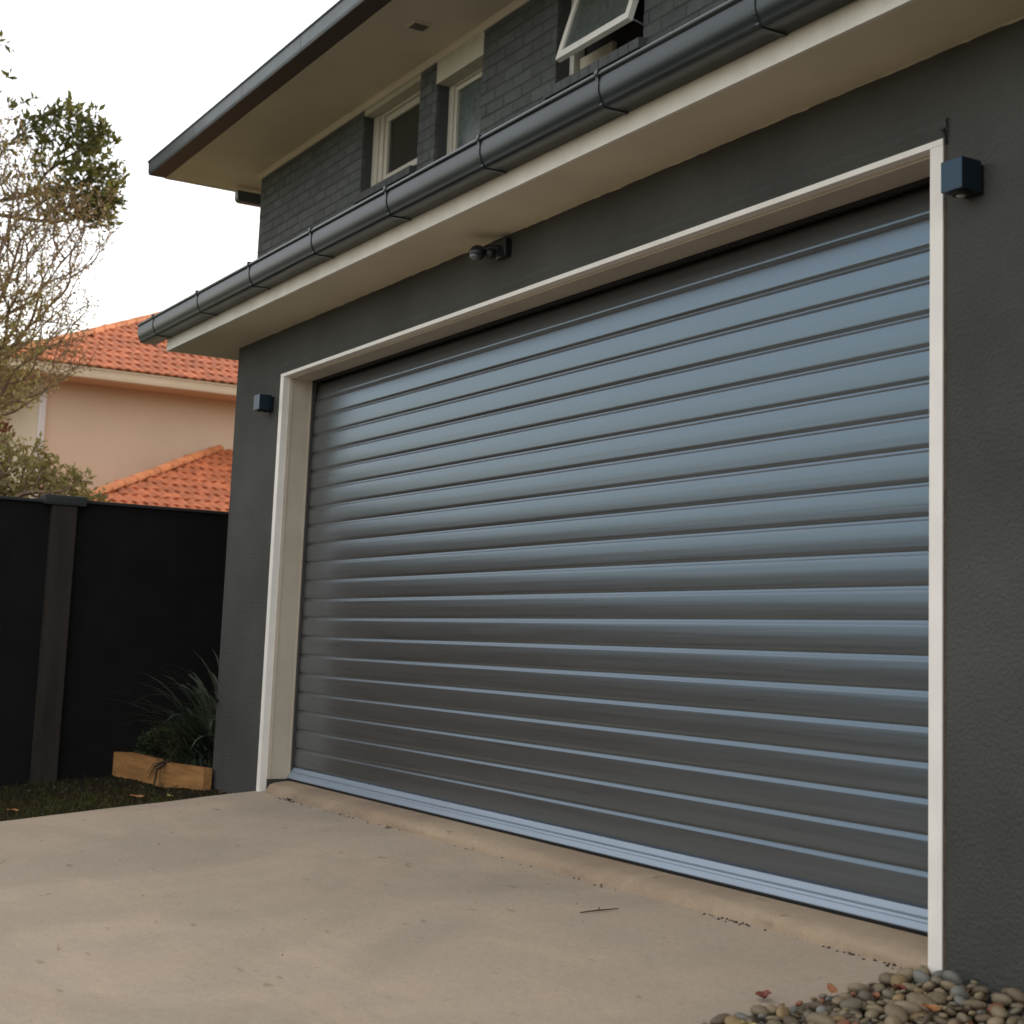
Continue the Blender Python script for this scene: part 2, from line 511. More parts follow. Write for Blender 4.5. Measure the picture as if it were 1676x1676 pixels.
# trim strips
boxobj("door_trim", (-0.045, 0.0, -0.009, 0.030, -0.045, 2.204), M_TRIM, house, b=0.0015)
boxobj("door_trim", (-0.045, 4.848, -0.0095, 0.030, 2.2045, 2.223), M_TRIM, house, b=0.0015)
boxobj("door_trim", (4.800, 4.848, -0.009, 0.030, -0.012, 2.204), M_TRIM, house, b=0.0015)
mb = MB()
K = 160
vs = []
for i in range(K + 1):
    z = -0.02 + 2.24 * i / K
    wv = 0.004 + 0.0022 * (0.5 + 0.5 * n1(z, 19, 2)) + rr.uniform(0, .0012)
    vs += [(4.8478, -0.0045, z), (4.8478 + wv, -0.0018, z), (4.8478 + wv + 0.001, 0.001, z)]
fs = [(i * 3 + j, i * 3 + j + 1, (i + 1) * 3 + j + 1, (i + 1) * 3 + j) for i in range(K) for j in range(2)]
mb.add(vs, fs)
mb.build("sealant_bead", M_SEAL, house)
# reveals
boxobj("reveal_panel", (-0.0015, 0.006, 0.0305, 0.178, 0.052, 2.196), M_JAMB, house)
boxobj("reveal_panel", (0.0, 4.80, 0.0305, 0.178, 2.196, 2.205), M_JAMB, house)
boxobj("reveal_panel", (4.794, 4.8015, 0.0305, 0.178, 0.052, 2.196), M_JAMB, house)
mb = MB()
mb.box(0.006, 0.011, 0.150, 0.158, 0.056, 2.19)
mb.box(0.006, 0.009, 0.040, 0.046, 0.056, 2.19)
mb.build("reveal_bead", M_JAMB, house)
boxobj("guide_channel", (0.0065, 0.024, 0.156, 0.1685, 0.052, 2.195), M_GUIDE, house)
boxobj("guide_channel", (4.778, 4.7935, 0.152, 0.168, 0.052, 2.195), M_BLACK, house)

# garage door: slats, bottom bar, seal
door = empty("garage_door", (2.4, 0.18, 0.05))
door.parent = house
door.location = Vector((2.4, 0.18, 0.05)) - house.location
PITCHZ = 0.0990
def slat_mesh(x0, x1):
    mbs = MB()
    arch = [(-0.0012 * math.sin(math.pi * t), -0.0160 - 0.0655 * t) for t in [i / 8 for i in range(9)]]
    strips = [([(0.0068, 0.0020), (0.0064, -0.0025), (0.0046, -0.0068), (0.0018, -0.0105), (0.0004, -0.0130)] + arch +
               [(0.0003, -0.0868), (0.0012, -0.0900), (0.0032, -0.0938), (0.0058, -0.0968), (0.0068, -0.0984)], True)]
    for st, sm in strips:
        mbs.extrude_x(st, x0, x1, closed=False, smooth=sm)
    me = mbs.mesh("slat", M_CURTAIN)
    me.flip_normals()
    return me
sm_ = slat_mesh(-2.388, 2.388)
dz = Vector((2.4, 0.172, 0))
for k in range(21):
    z = 0.112 + PITCHZ * (k + 1)
    o = bpy.data.objects.new("slat", sm_)
    o.parent = door
    o.location = Vector((2.4, 0.171 + rnd.uniform(-.0005, .0005), z)) - Vector((2.4, 0.18, 0.05))
    o.rotation_euler = (R(rnd.uniform(-0.25, 0.25)), 0, 0)
    if k >= 19:                     # the curtain leans back towards the drum at the top
        a_, d_ = ((-4.0, 0.0069), (-15.0, 0.0325))[k - 19]
        o.rotation_euler = (R(a_), 0, 0)
        o.location.y += d_
        if k == 20: o.location.z -= 0.002
    COL.objects.link(o)
mb = MB()
mb.extrude_x([(0.178, 0.112), (0.168, 0.111), (0.158, 0.093), (0.1535, 0.0915), (0.1555, 0.086), (0.152, 0.079), (0.146, 0.0765), (0.137, 0.060), (0.138, 0.0565), (0.178, 0.0565)], 0.014, 4.786)
mb.build("bottom_bar", M_ALU, door)
mb = MB()
mb.extrude_x([(0.178, 0.0563), (0.143, 0.0563), (0.139, 0.052), (0.142, 0.042), (0.178, 0.042)], 0.012, 4.788)
mb.build("rubber_seal", M_BLACK, door)
# dark backing and roll above
boxobj("door_backing", (0.0, 4.8, 0.225, 0.24, 0.048, 2.205), M_BLACK, door)
boxobj("head_seal", (0.03, 4.77, 0.150, 0.166, 2.186, 2.1955), M_BLACK, door)

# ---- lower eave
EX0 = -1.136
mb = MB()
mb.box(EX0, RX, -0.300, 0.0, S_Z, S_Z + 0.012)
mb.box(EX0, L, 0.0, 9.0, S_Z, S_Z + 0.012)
mb.build("lower_soffit", M_SOFFIT, house)
mb = MB()      # rough edge of render against the soffit
vs = []
K = 420
for i in range(K + 1):
    x = L - 0.004 + 8.2 * i / K
    h = 0.002 + 0.003 * max(0, n1(x, 13, 4)) + 0.003 * max(0, n1(x, 37, 1))
    vs += [(x, -0.006, S_Z - 0.0005), (x, -0.006, S_Z - h * .6), (x, 0.001, S_Z - h)]
fs = [(i * 3 + j, i * 3 + j + 1, (i + 1) * 3 + j + 1, (i + 1) * 3 + j) for i in range(K) for j in range(2)]
mb.add(vs, fs)
mb.build("soffit_bead", M_SOFFIT, house)
mb = MB()
mb.box(EX0, RX, -0.317, -0.301, S_Z - 0.003, S_Z + 0.17)
mb.box(EX0 - 0.02, EX0 - 0.001, -0.317, 9, S_Z - 0.003, S_Z + 0.17)
mb.build("lower_fascia", M_FASCIA, house)

def gutter_curve(y, zt, hgt, o=0.0):
    """gently bulged front, tight bottom corner, flat underside"""
    H = hgt - 0.034
    pts = []
    for i in range(7):
        t_ = i / 6
        pts.append((y + 0.016 * t_ ** 2.2 - 0.003 * math.sin(math.pi * t_) - o, zt - 0.034 - (H - 0.012) * t_))
    for i in range(1, 5):
        a = math.pi / 2 * i / 4
        pts.append((y + 0.016 + 0.012 * (1 - math.cos(a)) - o * math.cos(a), zt - hgt + 0.012 * (1 - math.sin(a)) - o * math.sin(a)))
    return pts
def gutter_mesh(mb, x0, x1, yb, zt, dep, hgt):
    """yb: back plane, zt: top of lip, front is at yb-dep"""
    f = yb - dep
    st = []
    for i in range(9):      # rolled lip
        a = math.pi * (1.0 - i / 8 * 1.55)
        st.append((f + 0.009 - 0.009 * math.cos(math.pi - a) * 1.0, zt - 0.009 + 0.009 * math.sin(a)))
    lip = [(f + 0.009 + 0.010 * math.cos(t), zt - 0.010 + 0.010 * math.sin(t)) for t in [R(60 + 22 * i) for i in range(12)]]
    mb.extrude_x(lip, x0, x1, closed=False, smooth=True)
    y1 = f + 0.008
    body = [(y1, zt - 0.020), (y1 - 0.001, zt - 0.030)]
    z_b = zt - hgt
    body += gutter_curve(y1 - 0.001, zt, hgt)
    body.append((yb - 0.004, z_b))
    body.append((yb - 0.001, z_b + 0.01))
    mb.extrude_x(body, x0, x1, closed=False, smooth=True)
    # inside back
    mb.add([(x0, yb - 0.001, z_b + .01), (x1, yb - 0.001, z_b + .01), (x1, yb - 0.001, zt - 0.01), (x0, yb - 0.001, zt - 0.01)], [(0, 1, 2, 3)])
    return body + [(yb - 0.001, zt - 0.012)]

mb = MB()
GX0 = -1.37
body = gutter_mesh(mb, GX0, RX, -0.318, 2.662, 0.127, 0.116)
for x in (GX0,):
    mb.add([(x, y, z) for y, z in body], [tuple(range(len(body)))])
gut = mb.build("lower_gutter", M_GUTTER, house, fix=False)
def bracket(mbx, x, yb, zt, dep, hgt, wd=0.016):
    f = yb - dep
    y1 = f + 0.004
    rx, rz = dep * 0.62 + 0.004, hgt - 0.030
    pr = [(f - 0.002, zt + 0.004), (f - 0.0045, zt - 0.010), (f + 0.001, zt - 0.022)]
    pr += gutter_curve(f + 0.007, zt, hgt, 0.0035)
    pr.append((yb - 0.004, zt - hgt - 0.0035))
    vs = [(x, y, z) for y, z in pr] + [(x + wd, y, z) for y, z in pr]
    inner = [(y + 0.004, z + 0.004) for y, z in pr]
    k = len(pr)
    vs += [(x, y, z) for y, z in inner] + [(x + wd, y, z) for y, z in inner]
    fs = []
    for i in range(k - 1):
        fs += [(i, i + 1, k + i + 1, k + i), (i, 2 * k + i, 2 * k + i + 1, i + 1), (k + i, k + i + 1, 3 * k + i + 1, 3 * k + i)]
    mbx.add(vs, fs)
    mbx.box(x - 0.004, x + wd + 0.002, f - 0.003, f + 0.02, zt - 0.004, zt + 0.006)
for k in range(13):
    x = -1.075 + 0.802 * k
    mb = MB()
    bracket(mb, 0, -0.318, 2.662, 0.127, 0.116)
    o = mb.build("gutter_bracket", M_GUTTER, gut)
    o.location = (x, 0, 0)
# sheet roof over the garage
mb = MB()
mb.add([(EX0 - .1, -0.36, 2.675), (RX, -0.36, 2.675), (RX, 1.8, 3.50), (EX0 - .1, 1.8, 3.50),
        (EX0 - .1, -0.36, 2.66), (RX, -0.36, 2.66), (RX, 1.8, 3.48), (EX0 - .1, 1.8, 3.48)],
       [(0, 1, 2, 3), (4, 7, 6, 5), (0, 4, 5, 1), (0, 3, 7, 4)])
mb.build("garage_roof", M_ROOFD, house)

# ---- upper storey: brick wall on Y = 1.8
UY, UX0, UX1, UZ = 1.8, -5.51, RX, 5.08
OPEN = [(-3.228, -2.215, 4.335, 5.06), (-1.935, -1.245, 4.16, 4.90), (-0.255, 0.722, 4.335, 5.10)]
wall = MB()
def fill(x0, x1, z0, z1):
    wall.box(x0, x1, UY + 0.0025, UY + 0.115, z0, z1)
fill(UX0, UX1, 2.6, 4.16)
fill(UX0, -1.935, 4.16, 4.335)
fill(-1.245, UX1, 4.16, 4.335)
fill(UX0, -3.228, 4.335, 5.30)
fill(-2.215, -1.935, 4.335, 5.30)
fill(-1.245, -0.255, 4.335, 5.30)
fill(0.722, UX1, 4.335, 5.30)
fill(-3.228, -2.215, 5.06, 5.30)
fill(-1.935, -1.245, 4.90, 5.30)
fill(-0.255, 0.722, 5.10, 5.30)
wall.box(UX0 + 0.001, UX0 + 0.12, UY + 0.115, 9, 2.6, 5.3)
wallo = wall.build("brick_wall", M_MORTAR, house)
def brick_mesh(seed):
    r_ = random.Random(seed)
    bm = bmesh.new()
    bmesh.ops.create_cube(bm, size=1)
    for v in bm.verts:
        v.co = Vector((v.co.x * 0.232, v.co.y * 0.03, v.co.z * 0.077))
    front = [e for e in bm.edges if all(v.co.y < 0 for v in e.verts)]
    bmesh.ops.bevel(bm, geom=front, offset=0.0045, segments=1, affect='EDGES')
    for v in bm.verts:
        v.co += Vector((r_.uniform(-.0025, .0025), r_.uniform(-.0012, .0012), r_.uniform(-.0022, .0022)))
    me = bpy.data.meshes.new("brick")
    bm.to_mesh(me)
    bm.free()
    me.materials.append(M_BRICK)
    return me
BM = [brick_mesh(s) for s in range(6)]
brk_stuff = MB()
nb = 0
cz = 5.08 - 0.043 + 0.0
for c in range(0, 24):
    z = cz - 0.0858 * c
    off = 0.0 if c % 2 else 0.121
    # intervals of wall on this course
    iv = [(UX0, 9.0)]
    for (a, b_, z0, z1) in OPEN:
        zz0, zz1 = z0, (z1 if z1 < 5.0 else 9)
        if z + 0.036 > zz0 and z - 0.036 < zz1:
            new = []
            for (p, q) in iv:
                if a > p: new.append((p, min(a, q)))
                if b_ < q: new.append((max(b_, p), q))
            iv = new
    for (p, q) in iv:
        x = UX0 - off - 0.0
        while x < q:
            a, b_ = max(x, p), min(x + 0.232, q)
            if b_ - a > 0.03:
                xc, ln = (a + b_) / 2, (b_ - a)
                if z > 4.19 and xc < 2.3 and nb < 300:
                    link("brick", BM[rnd.randrange(6)], wallo, loc=(xc, UY + 0.015 + rnd.uniform(-.0018, .0012), z + rnd.uniform(-.001, .001)),
                         rot=(R(rnd.uniform(-.5, .5)), 0, R(rnd.uniform(-.4, .4))), scale=(ln / 0.232, 1, 1))
                    nb += 1
                else:
                    brk_stuff.box(a, b_, UY + rnd.uniform(-.002, .001), UY + 0.03, z - 0.0385, z + 0.0385)
            x += 0.242
tag(brk_stuff.build("brickwork", M_BRICK, house), kind="stuff")
# pieces round windows
def window(x0, x1, z0, z1, glass, fw_=0.055, sash=0.04, y=1.885, pane_z1=None, name="window"):
    f = MB()
    f.box(x0, x0 + fw_, y, y + 0.07, z0, z1, b=0.003)
    f.box(x1 - fw_, x1, y, y + 0.07, z0, z1, b=0.003)
    f.box(x0 + fw_, x1 - fw_, y + .001, y + 0.07, z1 - fw_, z1, b=0.003)
    f.box(x0 + fw_, x1 - fw_, y + .001, y + 0.07, z0, z0 + fw_, b=0.003)
    fo = f.build("window", M_WFRAME, house)
    s = MB()
    a, b_, c, d = x0 + fw_ + .002, x1 - fw_ - .002, z0 + fw_ + .002, z1 - fw_ - .002
    ys_ = y + 0.014
    s.box(a, a + sash, ys_, ys_ + 0.045, c, d, b=0.003)
    s.box(b_ - sash, b_, ys_, ys_ + 0.045, c, d, b=0.003)
    s.box(a + sash, b_ - sash, ys_ + .001, ys_ + 0.045, d - sash, d, b=0.003)
    s.box(a + sash, b_ - sash, ys_ + .001, ys_ + 0.045, c, c + sash, b=0.003)
    s.build("sash", M_WFRAME, fo)
    boxobj("pane", (a + sash, b_ - sash, ys_ + 0.02, ys_ + 0.026, c + sash, d - sash), glass, fo)
    return fo
fo = window(-3.12, -2.20, 4.345, 5.03, M_GLASS, fw_=0.065, sash=0.055, y=1.90)
boxobj("jamb_board", (-3.222, -3.122, 1.888, 1.97, 4.345, 5.03), M_WFRAME, fo)
boxobj("head_panel", (-3.222, -2.218, 1.803, 1.899, 4.99, 5.0585), M_WFRAME, fo)
boxobj("reflected_band", (-3.10, -2.3, 1.985, 1.99, 4.80, 4.96), M_REFLBAND, fo)  # added pale sheet for the soffit's reflection in the glass
fo = window(-1.93, -1.245, 4.12, 4.915, M_OBSC, fw_=0.07, sash=0.035, y=1.90)
boxobj("head_panel", (-1.93, -1.225, 1.792, 1.90, 4.862, 5.075), M_WFRAME, fo)
# awning window, open
fo3 = MB()
a, b_, c, d = -0.250, 0.718, 4.345, 5.075
fo3.box(a, a + .05, 1.9, 1.98, c, d, b=.003)
fo3.box(b_ - .05, b_, 1.9, 1.98, c, d, b=.003)
fo3.box(a + .05, b_ - .05, 1.901, 1.98, c, c + .05, b=.003)
fo3.box(a + .05, b_ - .05, 1.901, 1.98, d - .05, d, b=.003)
fo3 = fo3.build("window", M_FASCIA, house)
fo3['label'] = "awning window with its sash pushed open at the bottom"
piv = Vector((0.29, 1.915, 5.075))
hs, ws, tk = 0.665, 0.80, 0.038
s = MB()
s.box(-ws / 2, -ws / 2 + .048, -.02, .018, -hs, 0, b=.003)
s.box(ws / 2 - .048, ws / 2, -.02, .018, -hs, 0, b=.003)
s.box(-ws / 2 + .048, ws / 2 - .048, -.0195, .0175, -hs, -hs + .055, b=.003)
s.box(-ws / 2 + .048, ws / 2 - .048, -.0195, .0175, -.05, 0, b=.003)
so = s.build("open_sash", M_TRIM, fo3)
so.location = piv
so.rotation_euler = (R(-16.5), 0, 0)
gp = MB()
gp.box(-ws / 2 + .04, ws / 2 - .04, -.006, .004, -hs + .045, -.04)
go = gp.build("pane", M_OBSC, fo3)
go.location = piv
go.rotation_euler = (R(-16.5), 0, 0)
mb = MB()
mb.tube([(0.66, 1.93, 4.42), (0.655, 1.80, 4.455), (0.64, 1.76, 4.47)], 0.006, 5)
mb.build("stay_arm", M_ALU, fo3)
mb = MB()
mb.box(-.17, .2, 1.93, 1.96, 4.395, 4.52)
mb.build("cream_board", M_SOFFIT, fo3)
for (a, b_) in ((-3.228, -2.215), (-1.935, -1.245), (-0.255, 0.722)):
    boxobj("window_cavity", (a - 0.02, b_ + 0.02, 1.992, 2.6, 4.0, 5.2), M_INT, house)
# sloping brick sills
for (a, b_, z1) in ((-3.228, -2.215, 4.335), (-0.30, 0.76, 4.335)):
    mb = MB()
    n_b = int((b_ - a) / 0.1)
    for i in range(n_b):
        xa = a + (b_ - a) * i / n_b
        xb = a + (b_ - a) * (i + 1) / n_b - 0.006
        mb.extrude_x([(1.745, z1 - 0.082), (1.745, z1 - 0.022), (1.895, z1 + 0.004), (1.895, z1 - 0.082)], xa, xb)
    mb.build("window_sill", M_BRICK, house)

# ---- upper eave
YF = 1.085
mb = MB()
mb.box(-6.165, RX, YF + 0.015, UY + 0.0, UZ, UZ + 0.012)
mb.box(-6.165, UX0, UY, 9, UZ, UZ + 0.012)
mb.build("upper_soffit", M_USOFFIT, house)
mb = MB()
mb.extrude_x([(UY - .001, UZ - .042), (UY - .012, UZ - .040), (UY - .034, UZ - .014), (UY - .036, UZ - .0005), (UY - .001, UZ - .0005)], UX0 - .01, RX)
mb.build("cornice_bead", M_USOFFIT, house)
mb = MB()
mb.box(-6.185, RX, YF - 0.002, YF + 0.014, UZ - 0.008, UZ + 0.12)
mb.box(-6.185, -6.166, YF + 0.015, 9, UZ - 0.008, UZ + 0.12)
mb.build("upper_fascia", M_USOFFIT, house)
mb = MB()
gb = YF - 0.003
prof = [(gb, UZ + 0.130), (0.915, UZ + 0.135), (0.903, UZ + 0.130), (0.903, UZ + 0.120), (0.914, UZ + 0.114), (0.919, UZ + 0.020), (0.926, UZ + 0.002), (gb, UZ + 0.002)]
mb.extrude_x(prof, -6.185, RX)
ug = mb.build("upper_gutter", M_UGUTTER, house)
mb = MB()
mb.box(-6.183, RX, 0.928, gb, UZ - 0.002, UZ + 0.0015)
mb.build("gutter_underside", M_DKBROWN, ug)  # added strip: warm reflected light under the gutter put in as brown
for k in range(8):
    x = -4.9 + 1.22 * k
    mb = MB()
    mb.extrude_x([(0.9015, UZ + 0.131), (0.9015, UZ + 0.119), (0.9125, UZ + 0.113), (0.9175, UZ + 0.020), (0.925, UZ + 0.0005), (0.935, UZ + 0.0005), (0.93, UZ + 0.03), (0.925, UZ + 0.12)], 0, 0.016)
    o = mb.build("gutter_bracket", M_UGUTTER, ug)
    o.location = (x, 0, 0)
mb = MB()
mb.add([(-6.18, YF - .15, UZ + .150), (RX, YF - .15, UZ + .150), (RX, 6, 7.0), (-3.0, 6, 7.0), (-6.18, 10, UZ + .17), (RX, 10, UZ + .17),
        (-6.18, YF - .15, UZ + .14), (RX, YF - .15, UZ + .14), (RX, 10, UZ + .15), (-6.18, 10, UZ + .15)],
       [(0, 1, 2, 3), (0, 3, 4), (4, 3, 2, 5), (6, 9, 8, 7), (0, 6, 7, 1), (0, 4, 9, 6)])
mb.build("upper_roof", M_ROOFD, house)
# gutter that runs along the far side below the soffit
mb = MB()
pr = []
for i in range(9):
    a = R(180 + 90 * i / 8)
    pr.append((1.775 + 0.045 * math.cos(a), 4.967 + 0.045 * math.sin(a)))
pr += [(4.0, 4.922), (4.0, 5.03), (1.73, 5.03)]
mb.extrude_x(pr, -6.04, -5.95)
mb.build("side_gutter", M_UGUTTER, house)
# eave vent / downlight in the upper soffit
ven = MB()
ven.box(-1.575, -1.435, 1.355, 1.492, UZ - 0.012, UZ - 0.0005, b=0.002)
vo = ven.build("soffit_vent", M_USOFFIT, house)
mb = MB()
for i in range(5):
    mb.box(-1.555, -1.455, 1.372 + i * 0.0225, 1.386 + i * 0.0225, UZ - 0.0165, UZ - 0.0125)
mb.build("vent_louvre", M_DKBROWN, vo)

# ------------------------------------------------------------------ wall lamps and sensor
def wall_lamp(x0, x1, z0, z1, label):
    t = empty("wall_lamp", ((x0 + x1) / 2, 0, z0))
    tag(t, label, "lamp", "cube lamps on the garage wall")
    mbx = MB(); mbx.box(x0, x1, -0.088, -0.016, z0, z1, b=0.003)
    mbx.build("lamp_body", M_LAMP, t)
    mbx = MB(); mbx.box(x0 + 0.012, x1 - 0.006, -0.016, 0.001, z0 - 0.003, z1 - 0.008, b=0.003)
    mbx.build("mounting_plate", M_BLACK, t)
    mbx = MB()
    cx, cy = (x0 + x1) / 2, -0.052
    prev = None
    vs = [(cx + 0.030 * math.cos(R(30 * i)), cy + 0.030 * math.sin(R(30 * i)), z0 + 0.002) for i in range(12)]
    vs += [(cx + 0.024 * math.cos(R(30 * i)), cy + 0.024 * math.sin(R(30 * i)), z0 - 0.008) for i in range(12)]
    mbx.add(vs, [(i, (i + 1) % 12, 12 + (i + 1) % 12, 12 + i) for i in range(12)] + [tuple(range(12, 24))])
    mbx.build("shade_rim", M_BLACK, t)
    mbx = MB()
    vs = [(cx + 0.014 * math.cos(R(30 * i)), cy + 0.014 * math.sin(R(30 * i)), z0 - 0.0085) for i in range(12)]
    vs += [(cx + 0.008 * math.cos(R(30 * i)), cy + 0.008 * math.sin(R(30 * i)), z0 - 0.013) for i in range(12)]
    mbx.add(vs, [(i, (i + 1) % 12, 12 + (i + 1) % 12, 12 + i) for i in range(12)] + [tuple(range(12, 24))], True)
    mbx.build("lens", M_LENS, t)
    return t
wall_lamp(4.918, 4.994, 2.033, 2.119, "black cube wall lamp beside the top right corner of the garage door")
wall_lamp(-0.228, -0.140, 2.033, 2.118, "black cube wall lamp on the narrow wall left of the garage door")

t = empty("security_sensor", (2.40, 0, 2.41))
tag(t, "black motion sensor with round swivel head under the lower eave", "sensor")
mb = MB(); mb.box(2.365, 2.445, -0.030, 0.001, 2.378, 2.455, b=0.006)
mb.build("base_plate", M_SENS, t)
mb = MB(); mb.tube([(2.39, -0.03, 2.42), (2.375, -0.06, 2.422), (2.36, -0.085, 2.41)], [0.014, 0.012, 0.014], 8)
mb.build("swivel_arm", M_SENS, t)
def ball(name, c, r, m_, parent, sc=(1, 1, 1), rot=None):
    bm = bmesh.new()
    bmesh.ops.create_uvsphere(bm, u_segments=20, v_segments=12, radius=r)
    for v in bm.verts:
        v.co = Vector((v.co.x * sc[0], v.co.y * sc[1], v.co.z * sc[2]))
    me = bpy.data.meshes.new(name)
    bm.to_mesh(me); bm.free()
    me.materials.append(m_)
    for p in me.polygons: p.use_smooth = True
    return link(name, me, parent, loc=c, rot=rot)
ball("sensor_head", (2.345, -0.105, 2.398), 0.034, M_SENS, t, (1.1, 1.0, 0.95))
ball("sensor_lens", (2.349, -0.118, 2.381), 0.024, M_SLENS, t, (1, 0.9, 0.9))
ball("sensor_knob", (2.295, -0.095, 2.412), 0.014, M_SLENS, t)
ball("sensor_joint", (2.382, -0.062, 2.395), 0.023, M_SENS, t)
mb = MB(); mb.tube([(2.325, -0.10, 2.408), (2.29, -0.092, 2.414)], [0.024, 0.018], 10, cap=True)
mb.build("lamp_neck", M_SENS, t)

# ------------------------------------------------------------------ fence (parallel to Y at X = -2.1)
FX = -2.1
fence = empty("boundary_fence", (FX, 0, 0))
tag(fence, "tall black boundary fence with flat panels and one dark post", "fence")
posts = [-8.0 + 2.44 * k + 0.07 for k in range(-1, 9)]
posts = [p - ((posts[3] + 0.625) if False else 0) for p in posts]
py0 = -0.625
PY = [py0 + 2.44 * k for k in range(-4, 4)]
for p in PY:
    gz = -0.16 + (0.10 * p if p > -7 else -0.7)
    zt = 1.572
    mb = MB(); mb.box(FX - 0.06, FX + 0.050, p - 0.0775, p + 0.0775, gz - .2, zt, b=0.004)
    mb.build("post", M_POST, fence)
    mb = MB(); mb.box(FX - 0.10, FX + 0.065, p - 0.135, p + 0.135, zt + 0.001, zt + 0.066, b=0.018)
    mb.build("post_cap", M_CAP, fence)
for i in range(len(PY) - 1):
    a, b_ = PY[i] + 0.078, PY[i + 1] - 0.078
    gz = -0.2 + 0.10 * a if a < 0 else -0.2
    zt = 1.585 if PY[i] < py0 - 0.01 else 1.600
    mb = MB(); mb.box(FX - 0.02, FX, a, b_, gz - .3, zt)
    mb.build("panel", M_FENCE, fence)
    mb = MB(); mb.box(FX - 0.045, FX + 0.022, a, b_, zt + 0.001, zt + 0.020, b=0.003)
    mb.build("top_rail", M_CAP, fence)

# ------------------------------------------------------------------ garden bed
bed = empty("garden_bed", (-1.4, -0.13, -0.1))
tag(bed, "low raised garden bed of pine sleepers between fence and garage corner", "planter")
P0, P1 = Vector((-2.08, -0.205, 0)), Vector((-0.70, -0.065, 0))
def sleeper(t0, t1, zt0, zt1, thick=0.05, dn=0.16, nud=0.0):
    a, b_ = P0.lerp(P1, t0), P0.lerp(P1, t1)
    d = (b_ - a).normalized()
    nrm = Vector((-d.y, d.x, 0))
    a = a + nrm * nud; b_ = b_ + nrm * nud
    mbx = MB()
    c = [a, b_, b_ + nrm * thick, a + nrm * thick]
    vs = [(p.x, p.y, (zt0 if i in (0, 3) else zt1) - dn) for i, p in enumerate(c)] + [(p.x, p.y, zt0 if i in (0, 3) else zt1) for i, p in enumerate(c)]
    mbx.add(vs, [(0, 3, 2, 1), (4, 5, 6, 7), (0, 1, 5, 4), (1, 2, 6, 5), (2, 3, 7, 6), (3, 0, 4, 7)])
    return mbx.build("sleeper", M_SLEEP, bed)
sleeper(0.0, 0.142, 0.036, 0.038, nud=0.012, dn=0.19)
sleeper(0.150, 0.498, 0.049, 0.044, dn=0.19)
sleeper(0.506, 1.0, 0.034, 0.048, nud=-0.008, dn=0.18)
mb = MB()
vs = []
for j in range(14):
    for i in range(24):
        x = -2.09 + 1.30 * i / 23
        y = -0.12 + 1.6 * j / 13
        if x > L - 0.01: x = L - 0.01 if y > 0 else x
        vs.append((x, y + (0.0 if j else 0.05 * i / 23), 0.005 + 0.01 * n1(x + 2 * y, 8, 1) + rr.uniform(-.004, .006)))
mb.add(vs, [(j * 24 + i, j * 24 + i + 1, (j + 1) * 24 + i + 1, (j + 1) * 24 + i) for j in range(13) for i in range(23)])
mb.build("soil", M_SOIL, bed)

def blade(mbx, base, az, length, lean, width, droop):
    pts = []
    p = Vector(base)
    el = R(90) - lean
    K = 8
    for i in range(K + 1):
        t = i / K
        pts.append((p.copy(), width * (1 - 0.15 * t) * (1.0 if t < .55 else max(0.04, (1 - t) / .45))))
        e = el - droop * t * t
        d = Vector((math.cos(az) * math.cos(e), math.sin(az) * math.cos(e), math.sin(e)))
        p = p + d * (length / K)
    side = Vector((-math.sin(az), math.cos(az), 0))
    vs = []
    for q, w_ in pts:
        vs += [q - side * w_ * .5 + Vector((0, 0, w_ * .15)), q, q + side * w_ * .5 + Vector((0, 0, w_ * .15))]
    fs = []
    for i in range(K):
        fs += [(3 * i, 3 * i + 1, 3 * i + 4, 3 * i + 3), (3 * i + 1, 3 * i + 2, 3 * i + 5, 3 * i + 4)]
    mbx.add(vs, fs, True)
fl = empty("flax_plant", (-1.15, 0.12, 0.01))
tag(fl, "dark strappy flax plant with long arching leaves at the garage corner", "plant")
rr = random.Random(21)
for k in range(110):
    mb = MB()
    az = rr.uniform(0, 6.28)
    if k < 64: az = R(rr.uniform(150, 260))
    ln = rr.uniform(0.45, 0.92)
    blade(mb, (-1.02 + rr.uniform(-.10, .10), 0.16 + rr.uniform(-.06, .06), 0.0), az, ln, R(rr.uniform(8, 48)), rr.uniform(0.022, 0.042), rr.uniform(0.9, 2.5))
    o = mb.build("leaf", M_FLAX, fl, fix=False)
for k in range(60):
    mb = MB()
    blade(mb, (-1.36 + rr.uniform(-.16, .16), 0.10 + rr.uniform(-.06, .06), 0.0), R(rr.uniform(130, 290)), rr.uniform(0.28, 0.52), R(rr.uniform(8, 50)), rr.uniform(0.012, 0.024), rr.uniform(1.0, 2.6))
    mb.build("leaf", M_FLAX, fl, fix=False)
bs = empty("low_bush", (-1.95, 0.1, 0.01))
tag(bs, "small rounded green bush at the fence end of the garden bed", "bush")
def leafquad(mbx, p, d, n, ln, wd):
    d = d.normalized()
    s_ = d.cross(n)
    if s_.length < 1e-3: s_ = d.orthogonal()
    s_.normalize()
    nn = s_.cross(d)
    a = p; b_ = p + d * ln
    m1 = p + d * ln * .45 + s_ * wd * .5 + nn * wd * .18
    m2 = p + d * ln * .45 - s_ * wd * .5 + nn * wd * .18
    mbx.add([a, m1, b_, m2], [(0, 1, 2), (0, 2, 3)])
def rv(r_):
    while True:
        v = Vector((r_.uniform(-1, 1), r_.uniform(-1, 1), r_.uniform(-1, 1)))
        if 0.05 < v.length < 1: return v.normalized()
mb = MB()
